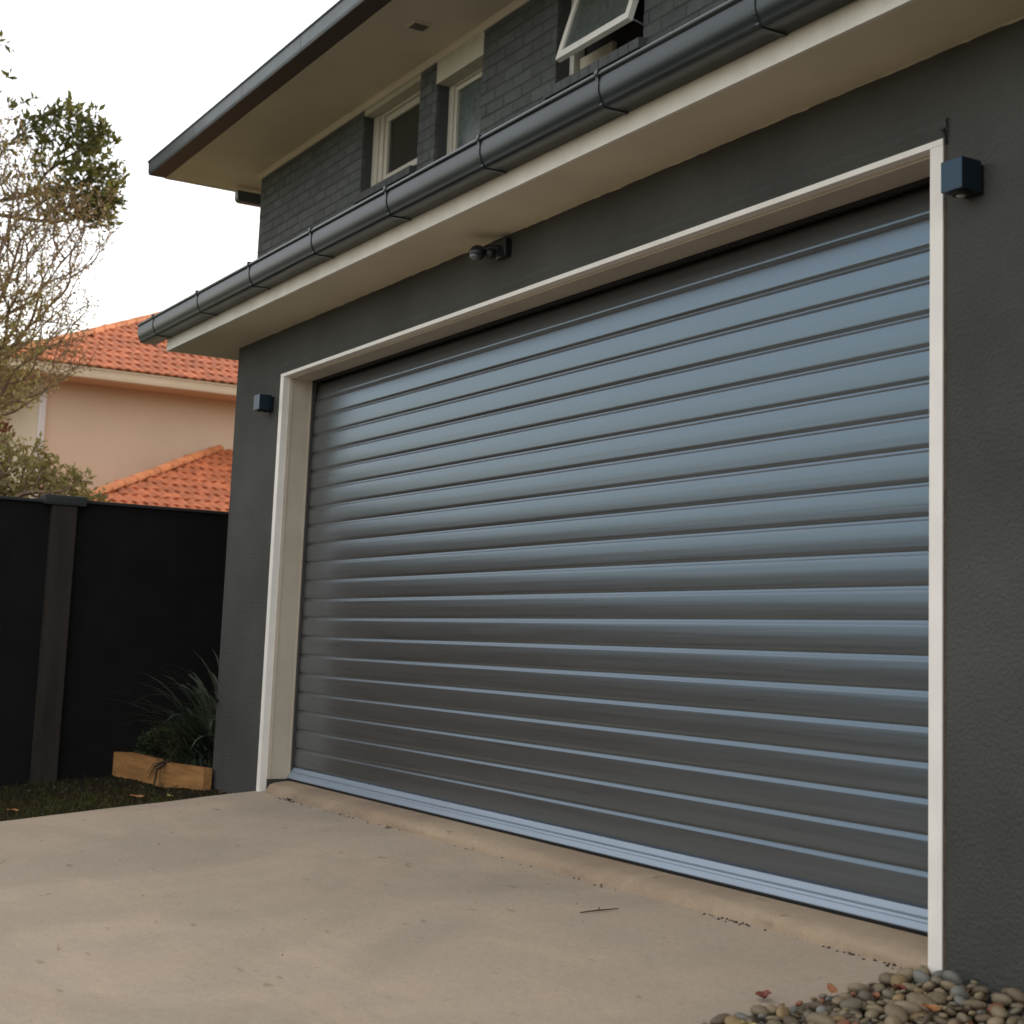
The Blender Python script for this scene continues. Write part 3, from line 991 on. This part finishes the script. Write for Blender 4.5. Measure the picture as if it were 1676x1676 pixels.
for k in range(2600):
    v = rv(rr)
    if v.z < -0.2: continue
    rad_ = rr.uniform(.75, 1.0) * (1 + 0.12 * math.sin(5 * v.x + 3 * v.y))
    c = Vector((-1.93, 0.13, 0.04)) if k % 3 else Vector((-1.62, 0.22, 0.05))
    sz = (0.20, 0.20, 0.19) if k % 3 else (0.2, 0.2, 0.25)
    p = c + Vector((v.x * sz[0], v.y * sz[1], v.z * sz[2])) * rad_
    leafquad(mb, p, v + rv(rr) * 0.8, rv(rr), rr.uniform(.015, .032), rr.uniform(.006, .011))
mb.build("foliage", M_BUSH, bs, fix=False)
mb = MB()
for k in range(14):
    a = rr.uniform(0, 6.28)
    mb.tube([(-1.93, 0.13, 0.0), (-1.93 + .06 * math.cos(a), 0.13 + .06 * math.sin(a), 0.08), (-1.93 + .14 * math.cos(a), 0.13 + .14 * math.sin(a), 0.16)], [0.004, 0.003, 0.002], 4)
mb.build("stem", M_TWIG, bs)
# dry twiggy plant leaning over the sleepers
tw = empty("twiggy_plant", (-1.22, -0.19, -0.09))
tag(tw, "thin dead stalk plant drooping in front of the pine sleepers", "plant")
mb = MB()
base = Vector((-1.235, -0.10, 0.05))
for k in range(9):
    a = R(rr.uniform(200, 330))
    ln = rr.uniform(.08, .17)
    e = base + Vector((math.cos(a) * ln * 1.2, -0.10, -rr.uniform(.08, .15)))
    mdp = base.lerp(e, .5) + Vector((0, -0.03, 0.02))
    mb.tube([base, mdp, e], [0.004, 0.003, 0.0018], 4)
mb.tube([base + Vector((0, -0.09, -.15)), base + Vector((0.0, -.075, -.05)), base], [0.005, 0.005, 0.005], 5)
mb.tube([base, base + Vector((0.05, .02, .08)), base + Vector((.12, .05, .16))], [0.004, 0.003, .002], 4)
mb.build("stem", M_TWIG, tw)

# ------------------------------------------------------------------ neighbouring house
NX = -16.0
nh = empty("neighbouring_house", (NX, 5, 0))
tag(nh, "salmon rendered two-storey house with terracotta tiled hip roofs behind the fence", "house")
mb = MB(); mb.box(NX - 9, NX, 2.28, 12, -0.3, 4.80)
mb.build("wall", M_NWALL, nh)
EXn, EYn, EZn = -15.5, 1.60, 4.79
mb = MB()
mb.box(NX - 9.4, EXn - 0.02, EYn + 0.02, 12.4, 4.60, 4.612)
mb.build("soffit", M_NWALL, nh)
mb = MB()
gp_ = [(EXn - 0.01, 4.595), (EXn + 0.10, 4.595), (EXn + 0.115, 4.61), (EXn + 0.115, 4.665), (EXn + 0.103, 4.675), (EXn + 0.103, 4.735), (EXn + 0.12, 4.745), (EXn + 0.12, 4.765), (EXn - 0.01, 4.765)]
vs = [(x, EYn - 0.1, z) for x, z in gp_] + [(x, 12.5, z) for x, z in gp_]
kk = len(gp_)
mb.add(vs, [(i, (i + 1) % kk, kk + (i + 1) % kk, kk + i) for i in range(kk)] + [tuple(range(kk)), tuple(reversed(range(kk, 2 * kk)))])
mb.box(NX - 9.5, EXn - 0.012, EYn - 0.1, EYn + 0.01, 4.595, 4.765)
mb.build("gutter", M_NGUT, nh)
mb = MB()
mb.box(NX + 0.002, NX + 0.085, 2.29, 2.38, -0.2, 4.60, b=0.01)
mb.build("downpipe", M_NPIPE, nh)

def tile_mesh(seed, wd=0.30, ln=0.345, thick=0.022):
    """local: +X = down the slope?  here: x across (width), y up the slope, z normal"""
    r_ = random.Random(seed)
    nx = 12
    def h(u): return 0.024 * (0.5 - 0.5 * math.cos(2 * math.pi * (u * 2 + 0.05)))
    vs, fs = [], []
    for (y, dz) in ((0, thick + 0.004), (0, 0.0), (ln, 0.0)):
        pass
    top0 = [((u - .5) * wd, 0.0, h(u) + thick) for u in [i / nx for i in range(nx + 1)]]
    top1 = [((u - .5) * wd, ln, h(u) + 0.003) for u in [i / nx for i in range(nx + 1)]]
    bot0 = [((u - .5) * wd, 0.0, h(u) * 0.9 - 0.004) for u in [i / nx for i in range(nx + 1)]]
    mbx = MB()
    mbx.add(top0 + top1, [(i, i + 1, nx + 2 + i, nx + 1 + i) for i in range(nx)], True)
    mbx.add(bot0 + top0, [(i, i + 1, nx + 2 + i, nx + 1 + i) for i in range(nx)], False)
    return mbx.mesh("roof_tile", M_TILE)
TM = [tile_mesh(s) for s in range(3)]
def hip_face(roof, eave_y0, eave_y1, ex, ez, slope, rows, hip0=True, hip1=True, lim=300, stufflist=None, maxz=99, xmin=None, vis_y=99):
    """roof face looking to +X: eave along Y at x=ex; rises towards -X"""
    ang = math.atan(slope)
    cnt = 0
    c_ = 0.30
    for r_ in range(rows):
        s0 = r_ * 0.315                     # distance up slope
        dx, dz_ = s0 * math.cos(ang), s0 * math.sin(ang)
        y0 = eave_y0 + (dx if hip0 else 0)
        y1 = eave_y1 - (dx if hip1 else 0)
        if xmin is not None and ex - dx < xmin: break
        off = 0.075 * (r_ % 2) + 0.02 * (r_ % 3)
        y = eave_y0 - off
        while y < y1:
            yc = y + 0.15
            if yc > y0 + 0.14 and yc < y1 - 0.05:
                M4 = Matrix.Translation((ex - dx + rnd.uniform(-.004, .004), yc, ez + dz_)) @ \
                     Matrix(((0, -math.cos(ang), math.sin(ang), 0), (1, 0, 0, 0), (0, math.sin(ang), math.cos(ang), 0), (0, 0, 0, 1))) @ \
                     Matrix.Rotation(R(rnd.uniform(-.7, .7)), 4, 'Z')
                if cnt < lim and yc < vis_y:
                    o = bpy.data.objects.new("roof_tile", TM[cnt % 3])
                    o.parent = roof
                    o.matrix_local = Matrix.Translation(-roof_world(roof)) @ M4
                    COL.objects.link(o)
                    cnt += 1
                else:
                    me = TM[0]
                    stufflist.add([M4 @ v.co for v in me.vertices], [tuple(p.vertices) for p in me.polygons], True)
            y += c_
def roof_world(o):
    v = Vector((0, 0, 0))
    while o:
        v += o.location
        o = o.parent
    return v
# main roof body (hip), slopes 0.49
SL = 0.49
RXl, RYe = NX - 9.5, 12.5
mb = MB()
hw = 5.0
zr = EZn + hw * SL
ridge = [(EXn - hw, EYn + hw, zr), (EXn - hw, RYe - hw, zr)]
cs = [(EXn, EYn, EZn), (EXn, RYe, EZn), (RXl, RYe, EZn), (RXl, EYn, EZn)]
mb.add(cs + ridge, [(0, 1, 5, 4), (1, 2, 5), (2, 3, 4, 5), (3, 0, 4), (0, 3, 2, 1)])
roof = mb.build("roof", M_TILE, nh)
st = MB()
hip_face(roof, EYn, RYe, EXn + 0.05, EZn + 0.002, SL, 17, lim=300, stufflist=st, vis_y=6.6)
tag(st.build("tiling", M_TILE, nh, fix=False), kind="stuff")
def ridge_cap_mesh(ln=0.40, r0=0.095, r1=0.082, th=0.02):
    mbx = MB()
    K = 8
    a = [(r0 * math.cos(R(-8 + 196 * i / K)), 0, r0 * math.sin(R(-8 + 196 * i / K)) * 0.75) for i in range(K + 1)]
    b_ = [(r1 * math.cos(R(-8 + 196 * i / K)), ln, r1 * math.sin(R(-8 + 196 * i / K)) * 0.75) for i in range(K + 1)]
    c_ = [(p[0] * .8, 0, p[2] * .8 - .004) for p in a]
    mbx.add(a + b_, [(i, i + 1, K + 2 + i, K + 1 + i) for i in range(K)], True)
    mbx.add(c_ + a, [(i, i + 1, K + 2 + i, K + 1 + i) for i in range(K)], False)
    return mbx.mesh("ridge_tile", M_CAPT)
CM = ridge_cap_mesh()
def cap_line(roof, a, b_, step=0.36, lift=0.03):
    a, b_ = Vector(a), Vector(b_)
    mbx = MB()
    mbx.tube([a + Vector((0, 0, lift)), b_ + Vector((0, 0, lift))], 0.062, 8)
    mbx.build("ridge_bedding", M_CAPT, roof)
    d = (b_ - a).normalized()
    n_ = int((b_ - a).length / step)
    side = d.cross(Vector((0, 0, 1))).normalized()
    upv = side.cross(d)
    rot = Matrix((side, d, upv)).transposed()
    for i in range(n_):
        o = bpy.data.objects.new("ridge_tile", CM)
        o.parent = roof
        p = a + d * (i * step) + upv * (lift)
        o.matrix_local = Matrix.Translation(p - roof_world(roof)) @ rot.to_4x4() @ Matrix.Rotation(R(rnd.uniform(-1, 1) + 1.2), 4, 'X')
        COL.objects.link(o)
cap_line(roof, cs[0], ridge[0])
cap_line(roof, (ridge[0]), ridge[1])
# lower lean-to hip roof in front of the wall
SL2 = 0.43
LX, LY0, LZ = NX + 3.4, 5.20 - 3.4, 3.775 - 3.4 * SL2
mb = MB()
q = [(LX, LY0, LZ), (LX, 12, LZ), (NX + .003, 12, 3.775), (NX + .003, 5.20, 3.775), (NX + .003, LY0, LZ)]
mb.add(q, [(0, 1, 2, 3), (0, 3, 4), (0, 4, 2, 1)])
mb.build("porch_ceiling", M_NWALL, nh)
roof2 = MB()
roof2.add([(x, y, z + 0.002) for x, y, z in q[:4]], [(0, 1, 2, 3)])
roof2.add([(x, y, z + 0.002) for x, y, z in (q[0], q[3], q[4])], [(0, 1, 2)])
roof2 = roof2.build("porch_roof", M_TILE, nh)
st = MB()
hip_face(roof2, LY0, 12, LX + 0.02, LZ + 0.004, SL2, 12, hip1=False, lim=280, stufflist=st, vis_y=6.4, xmin=NX + 0.05)
tag(st.build("tiling", M_TILE, nh, fix=False), kind="stuff")
cap_line(roof2, q[0], q[3], lift=0.035)
mb = MB(); mb.box(NX + .06, LX - .3, LY0 + .4, 11.8, -0.3, LZ)
mb.build("wall", M_NWALL, nh)

# ------------------------------------------------------------------ trees
def grow(seed, base, sampler, ntar, jitter=0.05, kcost=0.6, tip=0.003, expo=0.5, nsides=4, upb=0.0):
    r_ = random.Random(seed)
    base = Vector(base)
    P = [base]
    par = [-1]
    dist = [0.0]
    T = [Vector(sampler(r_)) for _ in range(ntar)]
    T.sort(key=lambda t: (t - base).length)
    tips = []
    for t in T:
        best, bi = 1e9, 0
        for i, p in enumerate(P):
            d = (t - p).length + kcost * dist[i] * 0.35
            if d < best: best, bi = d, i
        p = P[bi]
        seg = (t - p)
        n_ = max(2, int(seg.length / 0.22) + 1)
        prev = bi
        for s_ in range(1, n_ + 1):
            f = s_ / n_
            q_ = p + seg * f + rv(r_) * jitter * min(seg.length, 0.7) * (1 if s_ < n_ else 0) + Vector((0, 0, -upb * math.sin(math.pi * f) * seg.length))
            P.append(q_)
            par.append(prev)
            dist.append(dist[prev] + (q_ - P[prev]).length)
            prev = len(P) - 1
        tips.append(prev)
    cnt = [0] * len(P)
    for t in tips: cnt[t] += 1
    for i in range(len(P) - 1, 0, -1):
        cnt[par[i]] += cnt[i]
    heavy = [-1] * len(P)
    for i in range(1, len(P)):
        h = heavy[par[i]]
        if h < 0 or cnt[i] > cnt[h]: heavy[par[i]] = i
    for it in range(10):
        Q = list(P)
        for i in range(1, len(P)):
            if heavy[i] >= 0:
                Q[i] = P[i] * .4 + (P[par[i]] + P[heavy[i]]) * .3
        P = Q
    rad = [tip * max(1, c) ** expo for c in cnt]
    mbx = MB()
    for i in range(1, len(P)):
        mbx.tube([P[par[i]], P[i]], [min(rad[par[i]], rad[i] * 1.3), rad[i]], nsides if rad[i] > 0.006 else 3)
    return mbx, P, par, tips

def foliage(P, par, tips, seed, n, ln, wd, spread, updir=0.3, filt=None):
    r_ = random.Random(seed)
    mbx = MB()
    for t in tips:
        p = P[t]
        if filt and not filt(p, r_): continue
        d0 = (P[t] - P[par[t]]).normalized()
        for k in range(r_.randint(max(1, n // 2), n)):
            q_ = p + rv(r_) * spread * r_.random()
            d = (d0 * .6 + rv(r_) + Vector((0, 0, updir)))
            s_ = r_.uniform(.6, 1.15)
            leafquad(mbx, q_, d, rv(r_), ln * s_, wd * s_)
    return mbx
# leafy tree: crown reaches in from beyond the left edge
LEAFY = [(-0.25, 5.55, .18), (-0.02, 5.62, .15), (0.12, 5.58, .16), (0.26, 5.66, .17), (0.40, 5.62, .17), (0.30, 5.40, .2), (0.55, 5.56, .12), (0.50, 5.32, .18), (0.64, 5.42, .13),
         (0.62, 5.20, .17), (0.74, 5.20, .12), (0.45, 5.08, .17), (0.66, 5.02, .15), (0.55, 4.92, .15), (0.72, 4.93, .11), (0.32, 5.12, .16), (0.25, 4.95, .15), (0.42, 4.84, .13),
         (0.80, 5.28, .07), (0.79, 4.98, .07), (0.66, 5.62, .07), (0.46, 5.76, .07), (0.16, 5.74, .06), (0.74, 4.78, .06), (0.0, 5.3, .25), (-0.2, 5.1, .3), (0.1, 5.0, .25), (0.2, 4.75, .2), (-0.6, 5.9, .4), (-1.0, 6.1, .5), (-1.5, 5.9, .6), (-2.1, 5.6, .6), (-1.2, 5.2, .5), (-2.3, 4.9, .5)]
def samp_leafy(r_):
    c = LEAFY[r_.randrange(len(LEAFY))] if r_.random() > 0.08 else LEAFY[3 + r_.randrange(15)]
    v = rv(r_) * c[2] * r_.random() ** .33 * 1.45
    return (-7.0 + v.x * 1.3 + r_.uniform(-.22, .22), c[0] + v.y, c[1] + v.z)
t = empty("leafy_tree", (-7.0, -1.4, -0.1))
tag(t, "tall tree with dense dark green leaf clusters against the white sky", "tree")
mbb, P, par, tips = grow(11, (-7.0, -1.4, -0.1), samp_leafy, 600, jitter=0.10, tip=0.0026, expo=0.38)
mbb.build("trunk", M_BARKD, t, fix=False)
foliage(P, par, tips, 12, 8, 0.100, 0.040, 0.06).build("crown", M_LEAFG, t, fix=False)

# bare twiggy tree with a few brown and olive leaves, in front of the roof
def samp_bare(r_):
    while True:
        y = r_.uniform(-1.6, 0.62)
        z = r_.uniform(2.55, 5.25)
        # right boundary of the crown as a function of height
        if z > 4.75: lim_ = 0.05 - (z - 4.75) * 1.0
        elif z > 4.1: lim_ = 0.56
        elif z > 3.7: lim_ = 0.30
        elif z > 3.15: lim_ = 0.45
        else: lim_ = 0.50 - (3.15 - z) * 1.3
        if y < lim_ and r_.random() < (1.0 if y < 0.25 else 0.75): break
    return (-6.2 + r_.uniform(-.7, .7), y, z)
t = empty("bare_tree", (-6.2, -0.75, -0.1))
tag(t, "twiggy half-bare tree with fine brown branches in front of the tiled roof", "tree")
mbb, P, par, tips = grow(31, (-6.2, -0.75, -0.1), samp_bare, 6000, jitter=0.10, tip=0.0024, expo=0.35, upb=0.0)
mbb.build("trunk", M_BARK, t, fix=False)
def f_low(p, r_): return r_.random() < 0.75
foliage(P, par, tips, 32, 7, 0.040, 0.015, 0.07, filt=f_low).build("crown", M_LEAFB, t, fix=False)
foliage(P, par, tips, 33, 5, 0.050, 0.026, 0.06, filt=lambda p, r_: p.y < -0.02 + .1 * r_.random() and r_.random() < (0.8 if 2.4 < p.z < 3.9 else 0.2)).build("young_leaves", M_LEAFY, t, fix=False)

# yellow-green shrub behind the fence
def samp_shrub(r_):
    while True:
        y = r_.uniform(-1.7, -0.02)
        z = r_.uniform(1.40, 2.16)
        top = 2.10 - max(0, (y + 0.60)) * 0.66
        if z < top: break
    return (-3.3 + r_.uniform(-.35, .35), y - 0.02, z)
t = empty("garden_shrub", (-3.3, -1.1, -0.1))
tag(t, "yellow-green leafy shrub rising just above the left fence panel", "shrub")
mbb, P, par, tips = grow(41, (-3.3, -1.1, -0.1), samp_shrub, 1300, jitter=0.06, tip=0.003, expo=0.45)
mbb.build("stem", M_BARK, t, fix=False)
foliage(P, par, tips, 42, 9, 0.055, 0.026, 0.07).build("foliage", M_LEAFY, t, fix=False)
# a little red-leaved shrub at the very edge
def samp_red(r_):
    v = rv(r_) * r_.random() ** .4
    return (-4.2 + v.x * .3, -0.80 + v.y * .26, 2.24 + v.z * .16)
t = empty("red_shrub", (-4.2, -1.0, -0.1))
tag(t, "small red-leaved shrub at the left edge above the fence", "shrub")
mbb, P, par, tips = grow(51, (-4.2, -1.0, -0.1), samp_red, 120, jitter=0.06, tip=0.003, expo=0.45)
mbb.build("stem", M_BARK, t, fix=False)
foliage(P, par, tips, 52, 7, 0.06, 0.03, 0.07).build("foliage", M_LEAFR, t, fix=False)

# ------------------------------------------------------------------ pebbles
pb = MB()
vs = []
NP = 40
for j in range(NP + 1):
    for i in range(NP + 1):
        x = 4.75 + 6.0 * (i / NP) ** 1.5
        y = 0.05 - 7.0 * (j / NP) ** 1.4
        vs.append((x, y, GZ(y) - 0.055 + 0.006 * n1(x + y, 9, 1)))
pb.add(vs, [(j * (NP + 1) + i, j * (NP + 1) + i + 1, (j + 1) * (NP + 1) + i + 1, (j + 1) * (NP + 1) + i) for j in range(NP) for i in range(NP)], True)
pbo = pb.build("pebble_bed", M_SOIL)
tag(pbo, kind="structure")
def pebble_mesh(seed, m_):
    r_ = random.Random(seed)
    bm = bmesh.new()
    bmesh.ops.create_icosphere(bm, subdivisions=2, radius=1.0)
    off = [rv(r_) for _ in range(5)]
    amp = [r_.uniform(-.42, .18) for _ in range(5)]
    sq = r_.uniform(0.9, 1.0)
    for v in bm.verts:
        d = v.co.normalized()
        f = 1.0
        for o_, a_ in zip(off, amp):
            f += a_ * max(0, d.dot(o_)) ** 2
        v.co = d * f
    me = bpy.data.meshes.new("pebble")
    bm.to_mesh(me); bm.free()
    me.materials.append(m_)
    for p in me.polygons: p.use_smooth = True
    return me
PM = []
for i in range(26):
    PM.append(pebble_mesh(i, PEB_MATS[[0, 1, 2, 3, 0, 1, 7, 5, 4, 0, 7, 5, 2, 0, 1, 7, 5, 3, 0, 1, 6, 7, 2, 0, 4, 5][i]]))
rp = random.Random(77)
placed = []
def try_place(x, y, r, zmin):
    for (a, b_, c) in placed[-4000:]:
        if (a - x) ** 2 + (b_ - y) ** 2 < (0.80 * (r + c)) ** 2: return False
    placed.append((x, y, r))
    return True
items = []
for layer in range(3):
    placed = []
    tries = 7000 if layer else 4500
    for k in range(tries):
        x = rp.uniform(4.785, 6.1)
        y = rp.uniform(-1.75, -0.012)
        r = rp.choice([0.011, 0.014, 0.018, 0.022, 0.027]) * rp.uniform(.9, 1.1) if layer < 2 else rp.choice([0.010, 0.013, 0.016, 0.019, 0.023, 0.030]) * rp.uniform(.9, 1.1)
        if layer == 2 and rp.random() < 0.25: continue
        if x - r < 4.792: x = 4.792 + r * (0.9 if layer < 2 else 0.2)
        if not try_place(x, y, r, 0): continue
        hz = GZ(y) - 0.043 + layer * 0.021 + rp.uniform(-.003, .004) + 0.016 * math.exp(-((x - 4.95) ** 2 + (y + .02) ** 2) / .03)
        items.append((x, y, hz, r, layer))
# nearest to the camera / most visible first
cx, cy = 7.83, -3.05
def vis(it):
    x, y, z, r, la = it
    inframe = (x < 5.55 and y > -1.25)
    return (0 if inframe and la == 2 else 1 if inframe and la == 1 else 2, math.hypot(x - 5.0, y + 0.5))
items.sort(key=vis)
pst = [MB() for _ in PEB_MATS]
for i, (x, y, z, r, la) in enumerate(items):
    asp = rp.uniform(0.62, 0.95)
    flat = rp.uniform(0.5, 0.8)
    el = rp.uniform(1.0, 1.45)
    M4 = Matrix.Translation((x, y, z)) @ Euler((R(rp.uniform(-25, 25)), R(rp.uniform(-25, 25)), rp.uniform(0, 6.28))).to_matrix().to_4x4() @ Matrix.Diagonal((r * el, r * asp, r * flat, 1))
    me = PM[rp.randrange(26)]
    if i < 300:
        o = bpy.data.objects.new("pebble", me)
        o.parent = pbo
        o.matrix_local = M4
        COL.objects.link(o)
    else:
        mi = PEB_MATS.index(me.materials[0])
        pst[mi].add([M4 @ v.co for v in me.vertices], [tuple(p.vertices) for p in me.polygons], True)
allst = MB()
matidx = []
for mi, q_ in enumerate(pst):
    allst.add(q_.v, q_.f, True)
    matidx += [mi] * len(q_.f)
me = allst.mesh("pebbles", PEB_MATS)
me.polygons.foreach_set("material_index", matidx)
o = bpy.data.objects.new("pebbles", me)
o.parent = pbo
COL.objects.link(o)
tag(o, kind="stuff")
print("pebbles", len(items))

# ------------------------------------------------------------------ fallen leaves, twig, grit
def dead_leaf(name, x, y, size, curl, rot, m_, label, zoff=0.0, z=None, asp=0.6):
    mbx = MB()
    K = 6
    vs = []
    for i in range(K + 1):
        t_ = i / K
        wv = math.sin(math.pi * min(1, t_ * .96 + .02)) ** .7 * size * asp
        for s_ in (-1, 0, 1):
            vs.append(((t_ - .5) * size, s_ * wv * .5, curl * size * ((t_ - .5) ** 2 * 2 + (0.55 if s_ else 0) * math.sin(math.pi * t_)) + 0.003 * math.sin(9 * t_ + s_)))
    fs = []
    for i in range(K):
        fs += [(3 * i, 3 * i + 1, 3 * i + 4, 3 * i + 3), (3 * i + 1, 3 * i + 2, 3 * i + 5, 3 * i + 4)]
    mbx.add(vs, fs, True)
    me_ = mbx.mesh(name, m_)
    o_ = link(name, me_, None, loc=(x, y, (GZ(y) if z is None else z) + 0.003 + zoff), rot=(R(rot[0]), R(rot[1]), R(rot[2])))
    tag(o_, label, "leaf", "fallen leaves")
    return o_
dead_leaf("fallen_leaf", 4.720, -0.485, 0.040, 0.55, (12, -8, 40), M_DLEAF, "curled dark red leaf lying alone on the driveway near the pebbles", asp=.9, zoff=.002)
dead_leaf("fallen_leaf", 4.78, -0.99, 0.035, 0.5, (30, 20, 120), M_DLEAF, "small red leaf at the edge of the driveway at the bottom of the photo", zoff=.006)
dead_leaf("fallen_leaf", 4.83, -0.36, 0.034, 0.5, (40, 30, 10), M_DLEAFO, "small orange leaf standing against the first big pebble", zoff=.020)
dead_leaf("fallen_leaf", 4.930, -0.235, 0.036, 0.5, (15, 10, 80), M_DLEAF, "dark red curled leaf among the pebbles below the white trim", zoff=.020)
dead_leaf("fallen_leaf", 5.130, -0.33, 0.046, 0.4, (15, 10, 50), M_DLEAFO, "bright orange-red leaf in the middle of the pebbles", zoff=.030)
dead_leaf("fallen_leaf", 5.165, -0.035, 0.046, 0.5, (35, 20, 100), M_DLEAF, "orange-brown leaf on the pebbles against the dark wall", zoff=.035)
dead_leaf("fallen_leaf", 4.93, -0.70, 0.040, 0.4, (5, 10, 50), M_DLEAFY, "thin yellow leaf sliver near the pebble edge", zoff=.018, asp=.3)
dead_leaf("fallen_leaf", -0.52, -0.50, 0.085, 0.25, (5, 5, 60), M_DLEAFO, "orange leaf lying on the thin grass before the sleepers", z=lawn_z(-0.52, -0.50) + .018)
dead_leaf("fallen_leaf", -0.40, -0.36, 0.050, 0.2, (0, 5, 20), M_DLEAFY, "yellow leaf lying on the grass nearest the driveway corner", z=lawn_z(-0.40, -0.36) + .018)
dead_leaf("fallen_leaf", -0.55, -1.14, 0.070, 0.25, (5, 5, 100), M_DLEAFO, "dull orange leaf on the lawn near the left edge of the photo", z=lawn_z(-0.55, -1.14) + .02)
dead_leaf("fallen_leaf", 0.47, -0.030, 0.045, 0.25, (8, 4, 15), M_BLACK, "blackened leaf lying at the foot of the concrete ledge", asp=.4)
mb = MB()
mb.tube([(3.60, -0.31, GZ(-.31) + .004), (3.625, -.26, GZ(-.26) + .007), (3.64, -.19, GZ(-.19) + .005)], [0.002, 0.0025, 0.0015], 5)
mb.tube([(3.625, -.26, GZ(-.26) + .007), (3.60, -.235, GZ(-.23) + .01)], [0.0018, 0.001], 4)
tag(mb.build("twig", M_TWIG), "short thin brown twig lying on the driveway in front of the door", "twig")
mb = MB()
rr = random.Random(9)
def chip(mbx, x, y, z, s_):
    a = rr.uniform(0, 6.28)
    pts = [(x + s_ * math.cos(a + k * 1.57) * rr.uniform(.5, 1), y + s_ * math.sin(a + k * 1.57) * rr.uniform(.5, 1), z) for k in range(4)]
    top = (x, y, z + s_ * rr.uniform(.4, .9))
    mbx.add(pts + [top], [(0, 1, 4), (1, 2, 4), (2, 3, 4), (3, 0, 4)])
for k in range(150):       # litter gathered at the foot of the ledge
    x = rr.uniform(0.1, 4.8)
    if rr.random() < 0.8: x = rr.choice([0.35, 0.5, 1.0, 1.15, 1.6, 3.95, 4.05, 4.5, 4.72]) + rr.gauss(0, .05)
    y = -0.018 - abs(rr.gauss(0, .012))
    chip(mb, min(x, 4.79), y, GZ(y), rr.uniform(.002, .009))
for k in range(60):
    x, y = rr.uniform(-0.0, 4.8), -3.5 * rr.random()
    chip(mb, x, y, GZ(y), rr.uniform(.002, .0055))
tag(mb.build("grit", M_SPECK), "dark grit and leaf crumbs scattered on the driveway and along the ledge", "debris", kind="stuff")
mb = MB()
for k in range(260):
    x, y = rr.uniform(-2.05, -0.12), -rr.random() ** 1.2 * 1.6 - 0.16
    if k < 40: x, y = rr.uniform(-0.72, -0.1), -rr.uniform(.0, .08)
    chip(mb, x, y, lawn_z(x, y) + 0.004, rr.uniform(.004, .014))
tag(mb.build("leaf_litter", mat("litter_brown", (0.085, 0.050, 0.036), 0.8, var=0.5, vscale=25)), "brown leaf litter and bark on the soil by the fence", "leaf litter", kind="stuff")
